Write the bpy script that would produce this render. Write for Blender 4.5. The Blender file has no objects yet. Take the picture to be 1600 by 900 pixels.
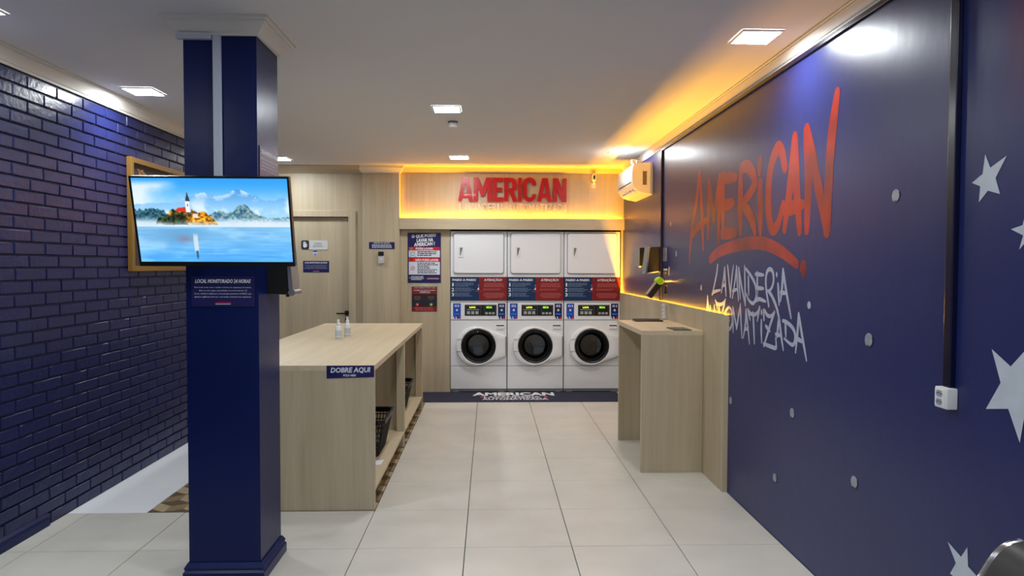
import bpy, bmesh, math, random
import numpy as np
from mathutils import Vector, Matrix
random.seed(7)
rng = np.random.default_rng(7)
scene = bpy.context.scene
COL = scene.collection

# ------------------------------------------------------------------ camera
CAM_H, PITCH, YAW, ROLL, FOCAL = 1.579, 0.03244, 0.03285, 0.00291, 1089.0
cam_data = bpy.data.cameras.new('camera')
cam_data.sensor_width = 36.0
cam_data.lens = FOCAL / 1600.0 * 36.0
cam_data.clip_start = 0.05
cam = bpy.data.objects.new('camera', cam_data)
COL.objects.link(cam)
_f = Vector((math.sin(YAW) * math.cos(PITCH), math.cos(YAW) * math.cos(PITCH), -math.sin(PITCH)))
_r = Vector((math.cos(YAW), -math.sin(YAW), 0.0))
_u = _r.cross(_f)
_r2 = _r * math.cos(ROLL) + _u * math.sin(ROLL)
_u2 = _u * math.cos(ROLL) - _r * math.sin(ROLL)
cam.matrix_world = Matrix(((_r2.x, _u2.x, -_f.x, 0), (_r2.y, _u2.y, -_f.y, 0), (_r2.z, _u2.z, -_f.z, CAM_H), (0, 0, 0, 1)))
scene.camera = cam

# ------------------------------------------------------------------ world, exposure
world = bpy.data.worlds.new('world')
scene.world = world
world.use_nodes = True
world.node_tree.nodes['Background'].inputs[0].default_value = (0.75, 0.85, 1.0, 1)
world.node_tree.nodes['Background'].inputs[1].default_value = 0.22
scene.view_settings.view_transform = 'Standard'
scene.view_settings.look = 'None'
scene.view_settings.gamma = 1.0
scene.view_settings.use_curve_mapping = False
scene.view_settings.exposure = 1.52
scene.cycles.use_denoising = True
scene.cycles.max_bounces = 8
scene.cycles.sample_clamp_indirect = 6.0
LAMP = 48.0          # radiance of the ceiling panels
LED_COL = (1.0, 0.44, 0.012)
LED_W = 0.55          # multiplier of the amber strips

# ------------------------------------------------------------------ room dimensions (metres)
XL, XR = -2.67, 1.665
YB, H = 8.64, 2.775          # appliance front plane, ceiling height
Y_REAR = -2.6

# led strips hidden in the slots (their light; the strips themselves are built with the wood work)
def strip_light(name, loc, sx, sy, rot, power):
    d = bpy.data.lights.new(name, 'AREA')
    d.shape = 'RECTANGLE'; d.size = sx; d.size_y = sy
    d.energy = power * LED_W; d.color = LED_COL
    o = bpy.data.objects.new(name, d)
    o.location = loc; o.rotation_euler = rot
    COL.objects.link(o)
    return o
strip_light('amber_strip_light', (1.658, 6.71, 1.181), 0.011, 3.82, (math.pi, 0, 0), 80)
strip_light('amber_strip_light', (0.29, 8.590, 2.088), 2.70, 0.03, (math.pi, 0, 0), 21)
strip_light('amber_strip_light', (-1.105, 8.60, 2.43), 0.52, 0.025, (0, -math.pi / 2, 0), 4.5)

# ------------------------------------------------------------------ materials
def lin(c):
    out = []
    for v in c[:3]:
        v = v / 255.0
        out.append(v / 12.92 if v <= 0.04045 else ((v + 0.055) / 1.055) ** 2.4)
    return tuple(out) + (1.0,)
MATS = {}
def mat(name, rgb, rough=0.5, metal=0.0, spec=0.5, coat=0.0, emit=None, estr=0.0, trans=0.0, ior=1.45, bump=None, var=None, linear=False):
    """bump=(scale,strength,stretch)  var=(scale,amount)"""
    if name in MATS: return MATS[name]
    m = bpy.data.materials.new(name); m.use_nodes = True
    nt = m.node_tree; b = nt.nodes['Principled BSDF']
    c = tuple(rgb) + (1.0,) if linear else lin(rgb)
    b.inputs['Base Color'].default_value = c
    b.inputs['Roughness'].default_value = rough
    b.inputs['Metallic'].default_value = metal
    b.inputs['Specular IOR Level'].default_value = spec
    b.inputs['Coat Weight'].default_value = coat
    b.inputs['Transmission Weight'].default_value = trans
    b.inputs['IOR'].default_value = ior
    if emit is not None:
        b.inputs['Emission Color'].default_value = tuple(emit) + (1.0,)
        b.inputs['Emission Strength'].default_value = estr
    if bump or var:
        geo = nt.nodes.new('ShaderNodeNewGeometry')
    if bump:
        mp = nt.nodes.new('ShaderNodeMapping'); nt.links.new(geo.outputs['Position'], mp.inputs[0])
        mp.inputs['Scale'].default_value = bump[2] if len(bump) > 2 else (1, 1, 1)
        n = nt.nodes.new('ShaderNodeTexNoise'); n.inputs['Scale'].default_value = bump[0]; n.inputs['Detail'].default_value = 4
        nt.links.new(mp.outputs[0], n.inputs['Vector'])
        bp = nt.nodes.new('ShaderNodeBump'); bp.inputs['Strength'].default_value = bump[1]; bp.inputs['Distance'].default_value = 0.01
        nt.links.new(n.outputs['Fac'], bp.inputs['Height']); nt.links.new(bp.outputs[0], b.inputs['Normal'])
    if var:
        n2 = nt.nodes.new('ShaderNodeTexNoise'); n2.inputs['Scale'].default_value = var[0]; n2.inputs['Detail'].default_value = 5
        nt.links.new(geo.outputs['Position'], n2.inputs['Vector'])
        mr = nt.nodes.new('ShaderNodeMapRange'); mr.inputs['From Min'].default_value = 0.3; mr.inputs['From Max'].default_value = 0.7
        mr.inputs['To Min'].default_value = 1 - var[1]; mr.inputs['To Max'].default_value = 1 + var[1]
        nt.links.new(n2.outputs['Fac'], mr.inputs['Value'])
        mx = nt.nodes.new('ShaderNodeVectorMath'); mx.operation = 'SCALE'
        mx.inputs[0].default_value = c[:3]
        nt.links.new(mr.outputs[0], mx.inputs['Scale']); nt.links.new(mx.outputs[0], b.inputs['Base Color'])
    MATS[name] = m
    return m

def wood(name, stretch, c1=(197, 183, 155), c2=(172, 157, 129)):
    if name in MATS: return MATS[name]
    m = bpy.data.materials.new(name); m.use_nodes = True
    nt = m.node_tree; b = nt.nodes['Principled BSDF']
    geo = nt.nodes.new('ShaderNodeNewGeometry')
    mp = nt.nodes.new('ShaderNodeMapping'); mp.inputs['Scale'].default_value = stretch
    nt.links.new(geo.outputs['Position'], mp.inputs[0])
    n = nt.nodes.new('ShaderNodeTexNoise'); n.inputs['Scale'].default_value = 1.0; n.inputs['Detail'].default_value = 7
    n.inputs['Distortion'].default_value = 0.7; n.inputs['Roughness'].default_value = 0.62
    nt.links.new(mp.outputs[0], n.inputs['Vector'])
    mp2 = nt.nodes.new('ShaderNodeMapping'); mp2.inputs['Scale'].default_value = tuple(s * 5 for s in stretch)
    nt.links.new(geo.outputs['Position'], mp2.inputs[0])
    n2 = nt.nodes.new('ShaderNodeTexNoise'); n2.inputs['Scale'].default_value = 1.0; n2.inputs['Detail'].default_value = 3
    nt.links.new(mp2.outputs[0], n2.inputs['Vector'])
    ad = nt.nodes.new('ShaderNodeMath'); ad.operation = 'MULTIPLY_ADD'; ad.inputs[1].default_value = 0.22
    nt.links.new(n2.outputs['Fac'], ad.inputs[0]); nt.links.new(n.outputs['Fac'], ad.inputs[2])
    r = nt.nodes.new('ShaderNodeValToRGB')
    r.color_ramp.elements[0].position = 0.36; r.color_ramp.elements[0].color = lin(c2)
    r.color_ramp.elements[1].position = 0.84; r.color_ramp.elements[1].color = lin(c1)
    nt.links.new(ad.outputs[0], r.inputs[0]); nt.links.new(r.outputs[0], b.inputs['Base Color'])
    b.inputs['Roughness'].default_value = 0.45
    MATS[name] = m
    return m

WOOD_V = wood('oak_laminate_vertical', (11, 11, 0.55))
WOOD_Y = wood('oak_laminate_lengthwise', (11, 0.55, 11), (210, 194, 164), (194, 178, 148))
WOOD_X = wood('oak_laminate_across', (0.55, 11, 11))
NAVY_WALL = mat('navy_gloss_wall_paint', (0.014, 0.023, 0.122), 0.34, spec=0.48, bump=(7, 0.10, (1, 1.6, 0.6)), linear=True)
NAVY_BRICK = mat('navy_gloss_brick_paint', (0.013, 0.018, 0.090), 0.31, spec=0.42, bump=(30, 0.24), linear=True)
NAVY_MORTAR = mat('navy_mortar', (0.010, 0.013, 0.065), 0.5, bump=(80, 0.3), linear=True)
NAVY_COL = mat('navy_pillar_paint', (0.0026, 0.0095, 0.078), 0.30, spec=0.26, bump=(14, 0.08), linear=True)
CEIL = mat('ceiling_paint', (226, 226, 227), 0.8)
PLASTER = mat('white_plaster_moulding', (222, 218, 210), 0.6)
TILE = mat('porcelain_tile', (206, 203, 194), 0.34, var=(2.6, 0.07))
GROUT = mat('grout', (92, 86, 78), 0.9)
WHITE_APP = mat('white_enamel', (232, 233, 236), 0.28, coat=0.2)
WHITE_PLA = mat('white_plastic', (225, 225, 223), 0.4)
GREY_PLA = mat('grey_plastic', (120, 122, 124), 0.45)
BLACK_PLA = mat('black_plastic', (14, 14, 15), 0.35)
BLACK_MAT = mat('matt_black', (8, 8, 9), 0.7)
CHROME = mat('chrome', (225, 225, 228), 0.12, metal=1.0)
STEEL = mat('brushed_steel', (150, 150, 150), 0.35, metal=1.0)
DARK_STEEL = mat('drum_steel', (140, 140, 142), 0.28, metal=1.0)
RED_SIGN = mat('red_acrylic', (176, 6, 8), 0.3, coat=0.1)
SIGN_WHITE = mat('warm_white_acrylic', (228, 216, 196), 0.4)
INK_WHITE = mat('white_print', (236, 236, 240), 0.5)
INK_NAVY = mat('navy_print', (24, 22, 84), 0.35)
INK_DEEP = mat('deep_blue_print', (10, 42, 84), 0.35)
INK_RED = mat('red_print', (205, 32, 40), 0.35)
INK_DARKRED = mat('dark_red_print', (128, 18, 20), 0.35)
INK_BLUE = mat('blue_print', (24, 70, 176), 0.35)
INK_SKY = mat('bright_blue_print', (30, 120, 220), 0.35)
INK_BLACK = mat('black_print', (16, 16, 20), 0.5)
INK_PALE = mat('pale_print', (214, 220, 232), 0.45)
INK_GREEN = mat('green_print', (120, 170, 40), 0.45)
INK_GREY = mat('grey_print', (150, 158, 172), 0.5)
INK_PINK = mat('faded_pink_print', (178, 92, 90), 0.5)
LED_MAT = mat('amber_led', (255, 190, 60), 0.5, emit=(1.0, 0.42, 0.01), estr=0.5)
LAMP_MAT = mat('lamp_diffuser', (255, 255, 255), 0.5, emit=(0.92, 0.97, 1.0), estr=LAMP)
GLASS = mat('washer_glass', (176, 178, 180), 0.04, trans=1.0, ior=1.45)
GREEN_LCD = mat('green_lcd', (120, 230, 20), 0.5, emit=(0.35, 0.9, 0.03), estr=0.5)
YELLOW_LCD = mat('yellow_lcd', (220, 230, 20), 0.5, emit=(0.8, 0.85, 0.03), estr=0.5)
SPRAY_RED = mat('red_spray_paint', (0.31, 0.020, 0.012), 0.34, bump=(7, 0.10, (1, 1.6, 0.6)), var=(4, 0.5), linear=True)
SPRAY_WHITE = mat('white_spray_paint', (176, 184, 204), 0.4, var=(9, 0.08))
STAR_WHITE = mat('white_star_paint', (196, 206, 218), 0.4, var=(12, 0.08))
INK_DIM = mat('dim_blue_print', (104, 122, 150), 0.5)
SPOT_DARK = mat('dark_spot_paint', (40, 44, 60), 0.4)
SPOT_GREY = mat('grey_spot_paint', (150, 156, 166), 0.4, var=(25, 0.3))

# right wall colour: navy with a soft-edged red patch high up near the street end
def right_wall_material():
    m = NAVY_WALL; nt = m.node_tree; b = nt.nodes['Principled BSDF']
    geo = nt.nodes.new('ShaderNodeNewGeometry'); sep = nt.nodes.new('ShaderNodeSeparateXYZ')
    nt.links.new(geo.outputs['Position'], sep.inputs[0])
    n = nt.nodes.new('ShaderNodeTexNoise'); n.inputs['Scale'].default_value = 2.2
    nt.links.new(geo.outputs['Position'], n.inputs['Vector'])
    a = nt.nodes.new('ShaderNodeMapRange'); a.inputs['From Min'].default_value = 2.26; a.inputs['From Max'].default_value = 2.02
    nt.links.new(sep.outputs['Y'], a.inputs['Value'])
    c = nt.nodes.new('ShaderNodeMapRange'); c.inputs['From Min'].default_value = 2.0; c.inputs['From Max'].default_value = 2.3
    nt.links.new(sep.outputs['Z'], c.inputs['Value'])
    mu = nt.nodes.new('ShaderNodeMath'); mu.operation = 'MULTIPLY'
    nt.links.new(a.outputs[0], mu.inputs[0]); nt.links.new(c.outputs[0], mu.inputs[1])
    mx = nt.nodes.new('ShaderNodeMix'); mx.data_type = 'RGBA'
    mx.inputs[6].default_value = (0.014, 0.023, 0.122, 1); mx.inputs[7].default_value = (0.16, 0.015, 0.03, 1)
    nt.links.new(mu.outputs[0], mx.inputs[0]); nt.links.new(mx.outputs[2], b.inputs['Base Color'])
    return m
right_wall_material()

# ------------------------------------------------------------------ mesh helpers
class MB:
    def __init__(s): s.v = []; s.f = []
    def add(s, verts, faces):
        o = len(s.v); s.v += [tuple(p) for p in verts]; s.f += [tuple(i + o for i in f) for f in faces]; return s
    def box(s, x0, x1, y0, y1, z0, z1, bev=0.0):
        if bev <= 0:
            return s.add([(x0, y0, z0), (x1, y0, z0), (x1, y1, z0), (x0, y1, z0), (x0, y0, z1), (x1, y0, z1), (x1, y1, z1), (x0, y1, z1)],
                         [(0, 3, 2, 1), (4, 5, 6, 7), (0, 1, 5, 4), (1, 2, 6, 5), (2, 3, 7, 6), (3, 0, 4, 7)])
        bm = bmesh.new(); bmesh.ops.create_cube(bm, size=1.0)
        for v in bm.verts:
            v.co = Vector(((x0 + x1) / 2 + v.co.x * (x1 - x0), (y0 + y1) / 2 + v.co.y * (y1 - y0), (z0 + z1) / 2 + v.co.z * (z1 - z0)))
        bmesh.ops.bevel(bm, geom=bm.edges[:], offset=bev, segments=2, affect='EDGES', profile=0.6)
        bm.verts.index_update()
        s.add([v.co[:] for v in bm.verts], [[v.index for v in f.verts] for f in bm.faces]); bm.free(); return s
    def loops(s, loops, cap0=False, cap1=False, closed=True):
        n = len(loops[0]); o = len(s.v)
        for l in loops: s.v += [tuple(p) for p in l]
        for i in range(len(loops) - 1):
            for j in range(n if closed else n - 1):
                a = o + i * n + j; b = o + i * n + (j + 1) % n
                s.f.append((a, b, b + n, a + n))
        if cap0: s.f.append(tuple(o + j for j in reversed(range(n))))
        if cap1: s.f.append(tuple(o + (len(loops) - 1) * n + j for j in range(n)))
        return s
    def lathe(s, prof, c, axis='z', n=24, cap0=False, cap1=False):
        """prof: list of (radius, height along axis)"""
        L = []
        for r, h in prof:
            l = []
            for k in range(n):
                t = 2 * math.pi * k / n; a, b = r * math.cos(t), r * math.sin(t)
                l.append({'z': (c[0] + a, c[1] + b, c[2] + h), 'y': (c[0] + a, c[1] + h, c[2] + b), 'x': (c[0] + h, c[1] + a, c[2] + b)}[axis])
            L.append(l)
        return s.loops(L, cap0, cap1)
    def tube(s, pts, r, n=8, cap=True):
        pts = [Vector(p) for p in pts]; L = []
        for i, p in enumerate(pts):
            d = (pts[min(i + 1, len(pts) - 1)] - pts[max(i - 1, 0)]).normalized()
            ref = Vector((0, 0, 1)) if abs(d.z) < 0.9 else Vector((0, 1, 0))
            a = d.cross(ref).normalized(); b = d.cross(a)
            rr = r[i] if isinstance(r, (list, tuple)) else r
            L.append([tuple(p + a * rr * math.cos(2 * math.pi * k / n) + b * rr * math.sin(2 * math.pi * k / n)) for k in range(n)])
        return s.loops(L, cap, cap)
    def prism(s, poly, axis, a0, a1):
        """poly in the two other axes (order x,y,z without axis)"""
        def P(p, a): return {'x': (a, p[0], p[1]), 'y': (p[0], a, p[1]), 'z': (p[0], p[1], a)}[axis]
        return s.loops([[P(p, a0) for p in poly], [P(p, a1) for p in poly]], True, True)
    def rings(s, rect, prof):
        """mitred moulding round a rectangle: prof = [(offset, z)]"""
        x0, x1, y0, y1 = rect
        return s.loops([[(x0 - o, y0 - o, z), (x1 + o, y0 - o, z), (x1 + o, y1 + o, z), (x0 - o, y1 + o, z)] for o, z in prof])

ORG = {}
def origin_of(o): return ORG.get(o.name, Vector((0, 0, 0))) if o else Vector((0, 0, 0))
def set_props(o, label=None, cat=None, group=None, kind=None):
    if label: o['label'] = label
    if cat: o['category'] = cat
    if group: o['group'] = group
    if kind: o['kind'] = kind
    return o
def mesh_of(name, v, f, material, smooth=False, face=None):
    me = bpy.data.meshes.new(name); me.from_pydata(v, [], f)
    bm = bmesh.new(); bm.from_mesh(me); bm.normal_update()
    if face is None: bmesh.ops.recalc_face_normals(bm, faces=bm.faces)
    else: bmesh.ops.reverse_faces(bm, faces=[q for q in bm.faces if q.normal.dot(face) < 0])
    bm.to_mesh(me); bm.free()
    me.materials.append(material)
    if smooth:
        me.polygons.foreach_set('use_smooth', [True] * len(me.polygons))
        try: me.set_sharp_from_angle(angle=math.radians(35))
        except Exception: pass
    me.update(); return me
def obj(name, mb, material, parent=None, smooth=False, face=None, local=False, label=None, cat=None, group=None, kind=None):
    """one mesh object; mb is in world coordinates unless local (then in the parent's own frame)"""
    v = mb.v
    if parent is not None:
        off = Vector((0, 0, 0)) if local else origin_of(parent); loc = Vector((0, 0, 0)); wo = off
    else:
        a = np.array(v); off = Vector(((a[:, 0].min() + a[:, 0].max()) / 2, (a[:, 1].min() + a[:, 1].max()) / 2, a[:, 2].min())); loc = off; wo = off
    v = [(p[0] - off.x, p[1] - off.y, p[2] - off.z) for p in v]
    o = bpy.data.objects.new(name, mesh_of(name, v, mb.f, material, smooth, face)); COL.objects.link(o)
    o.location = loc
    if parent is not None: o.parent = parent
    ORG[o.name] = Vector(wo)
    return set_props(o, label, cat, group, kind)
def thing(name, loc, label, cat, group=None, rot=(0, 0, 0), kind=None):
    o = bpy.data.objects.new(name, None); o.empty_display_size = 0.1; COL.objects.link(o)
    o.location = loc; o.rotation_euler = rot; ORG[o.name] = Vector(loc)
    return set_props(o, label, cat, group, kind)

# frames for things lying on a surface: maps (u right, v up, w out) to the world
class Frame:
    def __init__(s, o, r, u):
        s.o = Vector(o); s.r = Vector(r); s.u = Vector(u); s.n = s.r.cross(s.u)
    def p(s, a, b, w=0.0): return tuple(s.o + s.r * a + s.u * b + s.n * w)
BACK = lambda y: Frame((0, y, 0), (1, 0, 0), (0, 0, 1))              # faces the room, u = X, v = Z, w towards the camera
RIGHT = lambda x: Frame((x, 0, 0), (0, -1, 0), (0, 0, 1))            # u = -Y
LEFT = lambda x: Frame((x, 0, 0), (0, 1, 0), (0, 0, 1))              # u = Y
FLOORF = lambda z: Frame((0, 0, z), (1, 0, 0), (0, 1, 0))
def fplate(mb, F, u0, u1, v0, v1, w0, w1):
    P = [F.p(u, v, w) for w in (w0, w1) for u, v in ((u0, v0), (u1, v0), (u1, v1), (u0, v1))]
    return mb.add(P, [(3, 2, 1, 0), (4, 5, 6, 7), (0, 1, 5, 4), (1, 2, 6, 5), (2, 3, 7, 6), (3, 0, 4, 7)])
def fpoly(mb, F, poly, w0, w1):
    return mb.loops([[F.p(u, v, w0) for u, v in poly], [F.p(u, v, w1) for u, v in poly]], True, True)
def circ(cx, cy, r, n=20, ry=None): return [(cx + r * math.cos(2 * math.pi * k / n), cy + (ry or r) * math.sin(2 * math.pi * k / n)) for k in range(n)]
def rrect(x0, x1, y0, y1, r, n=4):
    P = []
    for cx, cy, t0 in ((x1 - r, y1 - r, 0), (x0 + r, y1 - r, 90), (x0 + r, y0 + r, 180), (x1 - r, y0 + r, 270)):
        for k in range(n + 1):
            t = math.radians(t0 + 90 * k / n); P.append((cx + r * math.cos(t), cy + r * math.sin(t)))
    return P
_TX = {}
def glyphs(s, bold, shear, res=2):
    key = (s, bold, shear, res)
    if key not in _TX:
        c = bpy.data.curves.new('t', 'FONT'); c.body = s; c.resolution_u = res; c.shear = shear; c.offset = bold; c.size = 1.0; c.align_x = 'CENTER'
        c.space_line = 0.95
        o = bpy.data.objects.new('t', c); COL.objects.link(o)
        dg = bpy.context.evaluated_depsgraph_get(); dg.update()
        me = bpy.data.meshes.new_from_object(o.evaluated_get(dg))
        v = np.array([p.co[:2] for p in me.vertices]) if len(me.vertices) else np.zeros((1, 2)); f = [tuple(p.vertices) for p in me.polygons]
        bpy.data.objects.remove(o); bpy.data.curves.remove(c); bpy.data.meshes.remove(me)
        _TX[key] = (v, f)
    return _TX[key]
def text(s, F, u0, u1, v0, v1, w, material, parent, bold=0.0, shear=0.0, name='lettering', thick=0.0, tilt=0.0, res=2, mb=None):
    """lettering fitted to the box u0..u1, v0..v1 of frame F"""
    v, f = glyphs(s, bold, shear, res)
    lo, hi = v.min(0), v.max(0); q = (v - lo) / np.maximum(hi - lo, 1e-6)
    U = u0 + q[:, 0] * (u1 - u0); V = v0 + q[:, 1] * (v1 - v0)
    if tilt:
        cu, cv = (u0 + u1) / 2, (v0 + v1) / 2; ct, st = math.cos(tilt), math.sin(tilt)
        U, V = cu + (U - cu) * ct - (V - cv) * st, cv + (U - cu) * st + (V - cv) * ct
    own = mb is None
    mb = mb or MB()
    mb.add([F.p(a, b, w) for a, b in zip(U, V)], f)
    if thick:
        n = len(v); mb2 = [F.p(a, b, w - thick) for a, b in zip(U, V)]
        cnt = {}
        for fc in f:
            for i in range(len(fc)):
                e = (fc[i], fc[(i + 1) % len(fc)]); cnt[tuple(sorted(e))] = cnt.get(tuple(sorted(e)), 0) + 1
        o = len(mb.v) - n
        mb.v += mb2
        for (a, b), k in cnt.items():
            if k == 1: mb.f.append((o + a, o + b, o + n + b, o + n + a))
    if own: return obj(name, mb, material, parent, face=None if thick else F.n)
def small_print(F, u0, u1, v0, v1, rows, w, material, parent, ragged=0.15, centre=False, seed=1, name='small_print'):
    """rows of word-sized marks too small to read"""
    r = random.Random(seed); mb = MB(); pitch = (v1 - v0) / rows; h = pitch * 0.5
    for i in range(rows):
        v = v1 - (i + 0.75) * pitch; L = (u1 - u0) * (1 - r.random() * ragged); a = u0 + ((u1 - u0 - L) / 2 if centre else 0); e = a + L
        while a < e - h:
            wd = min(h * (1.2 + r.random() * 4.2), e - a)
            mb.add([F.p(a, v, w), F.p(a + wd, v, w), F.p(a + wd, v + h, w), F.p(a, v + h, w)], [(0, 1, 2, 3)]); a += wd + h * 0.55
    return obj(name, mb, material, parent, face=F.n)

# ================================================================== THE SETTING
# ---- floor
floor = obj('floor', MB().box(XL - 0.02, XR + 0.02, Y_REAR, 9.40, -0.12, -0.010), GROUT, kind='structure')
TX0, TY0, TS, GAP = -0.132, 3.86, 0.60, 0.0022
full_tile = None
def tile_at(x0, x1, y0, y1, m=TILE, name='floor_tile', zt=0.0, gap=GAP):
    global full_tile
    full = abs((x1 - x0) - TS) < 1e-6 and abs((y1 - y0) - TS) < 1e-6 and m is TILE
    if full and full_tile is not None:
        o = bpy.data.objects.new(name, full_tile)
    else:
        a, b = (x1 - x0) / 2 - gap, (y1 - y0) / 2 - gap; bv = 0.0016
        mb = MB().loops([[(-a, -b, -0.010), (a, -b, -0.010), (a, b, -0.010), (-a, b, -0.010)], [(-a, -b, -bv), (a, -b, -bv), (a, b, -bv), (-a, b, -bv)],
                         [(-a + bv, -b + bv, 0), (a - bv, -b + bv, 0), (a - bv, b - bv, 0), (-a + bv, b - bv, 0)]], False, True)
        me = mesh_of(name, mb.v, mb.f, m)
        if full: full_tile = me
        o = bpy.data.objects.new(name, me)
    COL.objects.link(o); o.parent = floor
    fo = ORG[floor.name]; o.location = ((x0 + x1) / 2 - fo.x, (y0 + y1) / 2 - fo.y, zt - fo.z)
    return o
EDGE_Y, EDGE_X, LANE_X = TY0 + TS, TX0 - TS, -2.174
for j in range(-4, 9):
    y0, y1 = TY0 + TS * j, min(TY0 + TS * (j + 1), 8.70)
    if y1 - y0 < 0.03: continue
    for i in range(-5, 4):
        x0, x1 = max(TX0 + TS * i, XL), min(TX0 + TS * (i + 1), XR)
        if x1 - x0 < 0.02 or (j >= 1 and x1 <= EDGE_X + 0.01): continue
        tile_at(x0, x1, y0, y1)
BOARD = mat('white_floor_laminate', (240, 242, 246), 0.35)
ys = [EDGE_Y, 4.965, 6.165, 7.365, 8.62]
for a, b in zip(ys[:-1], ys[1:]): tile_at(XL, LANE_X, a, b, BOARD, 'white_floor_board', 0.0, 0.0009)

# old patterned floor: rhombus tiles that read as cubes
def clip_poly(poly, x0, x1, y0, y1):
    for ax, lim, sg in ((0, x0, 1), (0, x1, -1), (1, y0, 1), (1, y1, -1)):
        out = []
        for k in range(len(poly)):
            p, q = poly[k], poly[(k + 1) % len(poly)]; a, b = sg * (p[ax] - lim), sg * (q[ax] - lim)
            if a >= 0: out.append(p)
            if a * b < 0:
                t = a / (a - b); out.append((p[0] + t * (q[0] - p[0]), p[1] + t * (q[1] - p[1])))
        poly = out
        if len(poly) < 3: return []
    return poly
RH = [mat('cube_tile_light', (176, 158, 122), 0.45, var=(30, 0.2)), mat('cube_tile_mid', (140, 120, 86), 0.45, var=(30, 0.2)), mat('cube_tile_dark', (96, 80, 60), 0.45, var=(30, 0.2))]
s = 0.115; va, vb, vc = (s * math.cos(math.pi / 6), s / 2), (-s * math.cos(math.pi / 6), s / 2), (0, -s)
rest = [MB(), MB(), MB()]
for r_ in range(0, 26):
    for c_ in range(-1, 9):
        hx = LANE_X + c_ * 2 * va[0] + (r_ % 2) * va[0]; hy = EDGE_Y - 0.05 + r_ * 1.5 * s
        for k, (p, q) in enumerate(((va, vb), (vb, vc), (vc, va))):
            poly = [(hx, hy), (hx + p[0], hy + p[1]), (hx + p[0] + q[0], hy + p[1] + q[1]), (hx + q[0], hy + q[1])]
            cx, cy = sum(t[0] for t in poly) / 4, sum(t[1] for t in poly) / 4
            poly = [(cx + (t[0] - cx) * 0.985, cy + (t[1] - cy) * 0.985) for t in poly]
            poly = clip_poly(poly, LANE_X + 0.001, EDGE_X - 0.002, EDGE_Y + 0.001, 8.62)
            if not poly: continue
            kk = (2, 0, 1)[k]
            near = (cx < -1.78 and cy < 6.3) or (cx > -0.97 and cy < 7.75)
            mb = MB() if near else rest[kk]
            mb.prism(poly, 'z', -0.010, -0.001)
            if near: obj('patterned_tile', mb, RH[kk], floor)
for k in range(3): obj('patterned_tiles_far', rest[k], RH[k], floor, kind='stuff')

# ---- ceiling
obj('ceiling', MB().box(XL - 0.02, XR + 0.02, Y_REAR, 9.40, H, H + 0.1), CEIL, kind='structure')

# ---- left wall: painted bricks over recessed mortar
wall_left = obj('wall_left', MB().box(XL - 0.16, XL - 0.008, Y_REAR, 9.40, -0.01, H), NAVY_MORTAR, kind='structure')
BP, RP = 0.2755, 0.0742
variants = []
def brick_mesh(L, Hh, seed):
    r = random.Random(seed); j = lambda: (r.random() - 0.5) * 0.0028
    a, b, d, e = L / 2, Hh / 2, 0.013, 0.0045
    n = 3
    back = [(-0.004, y, z) for y, z in ((-a, -b), (-a / 3, -b), (a / 3, -b), (a, -b), (a, b), (a / 3, b), (-a / 3, b), (-a, b))]
    mid = [(d * 0.55, y + j(), z + j()) for _, y, z in back]
    fr = [(d + j() * 0.5, y * (1 - e / a) + j() * 0.4, z * (1 - e / b) + j() * 0.4) for _, y, z in back]
    mb = MB().loops([back, mid, fr]); o = 16
    mb.f += [(o, o + 1, o + 6, o + 7), (o + 1, o + 2, o + 5, o + 6), (o + 2, o + 3, o + 4, o + 5)]
    return mb
vm = []
for k in range(7):
    mb = brick_mesh(BP - 0.009, RP - 0.009, k); vm.append(mesh_of('brick', mb.v, mb.f, NAVY_BRICK))
wo = ORG[wall_left.name]
far = MB(); nb = 0
for r_ in range(36):
    zc = 2.668 - RP * (r_ + 0.5)
    if zc < 0.03: continue
    for c_ in range(-3, 22):
        yc = 4.148 + BP * (c_ - 4 + 0.5 + (0.5 if r_ % 2 else 0.0)) + 0.012 * math.sin(r_ * 1.7)
        if yc - BP / 2 < 2.6 or yc + BP / 2 > 8.66: continue
        vis = 3.78 < yc < 6.25 and not (5.3 < yc < 6.2 and 1.58 < zc < 2.33)
        if vis and nb < 300:
            o = bpy.data.objects.new('brick', vm[(r_ * 5 + c_ * 3) % 7]); COL.objects.link(o); o.parent = wall_left
            o.location = (XL - 0.008 - wo.x, yc - wo.y, zc - wo.z); nb += 1
        else:
            m_ = vm[(r_ * 5 + c_ * 3) % 7]
            far.add([(v.co.x + XL - 0.008, v.co.y + yc, v.co.z + zc) for v in m_.vertices], [tuple(p.vertices) for p in m_.polygons])
obj('bricks_beyond', far, NAVY_BRICK, wall_left, kind='stuff')
obj('baseboard_left', MB().prism([(XL - 0.002, -0.003), (XL + 0.020, -0.003), (XL + 0.020, 0.040), (XL + 0.012, 0.052), (XL + 0.016, 0.062), (XL + 0.004, 0.078), (XL - 0.002, 0.078)], 'y', Y_REAR + 0.01, 4.255), NAVY_COL, kind='structure')

# ---- right wall with its painted marks
wall_right = obj('wall_right', MB().box(XR, XR + 0.15, Y_REAR, 9.40, -0.01, H), NAVY_WALL, kind='structure')
PW = RIGHT(XR)
def smooth_line(pts, n=6):
    if len(pts) == 2: return [tuple(np.array(pts[0]) + (np.array(pts[1]) - np.array(pts[0])) * t) for t in np.linspace(0, 1, 4)]
    P = [np.array(p, float) for p in pts]; P = [2 * P[0] - P[1]] + P + [2 * P[-1] - P[-2]]; out = []
    for i in range(1, len(P) - 2):
        for t in np.linspace(0, 1, n, endpoint=False):
            out.append(tuple(0.5 * ((2 * P[i]) + (-P[i - 1] + P[i + 1]) * t + (2 * P[i - 1] - 5 * P[i] + 4 * P[i + 1] - P[i + 2]) * t * t + (-P[i - 1] + 3 * P[i] - 3 * P[i + 1] + P[i + 2]) * t ** 3)))
    return out + [tuple(P[-2])]
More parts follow.
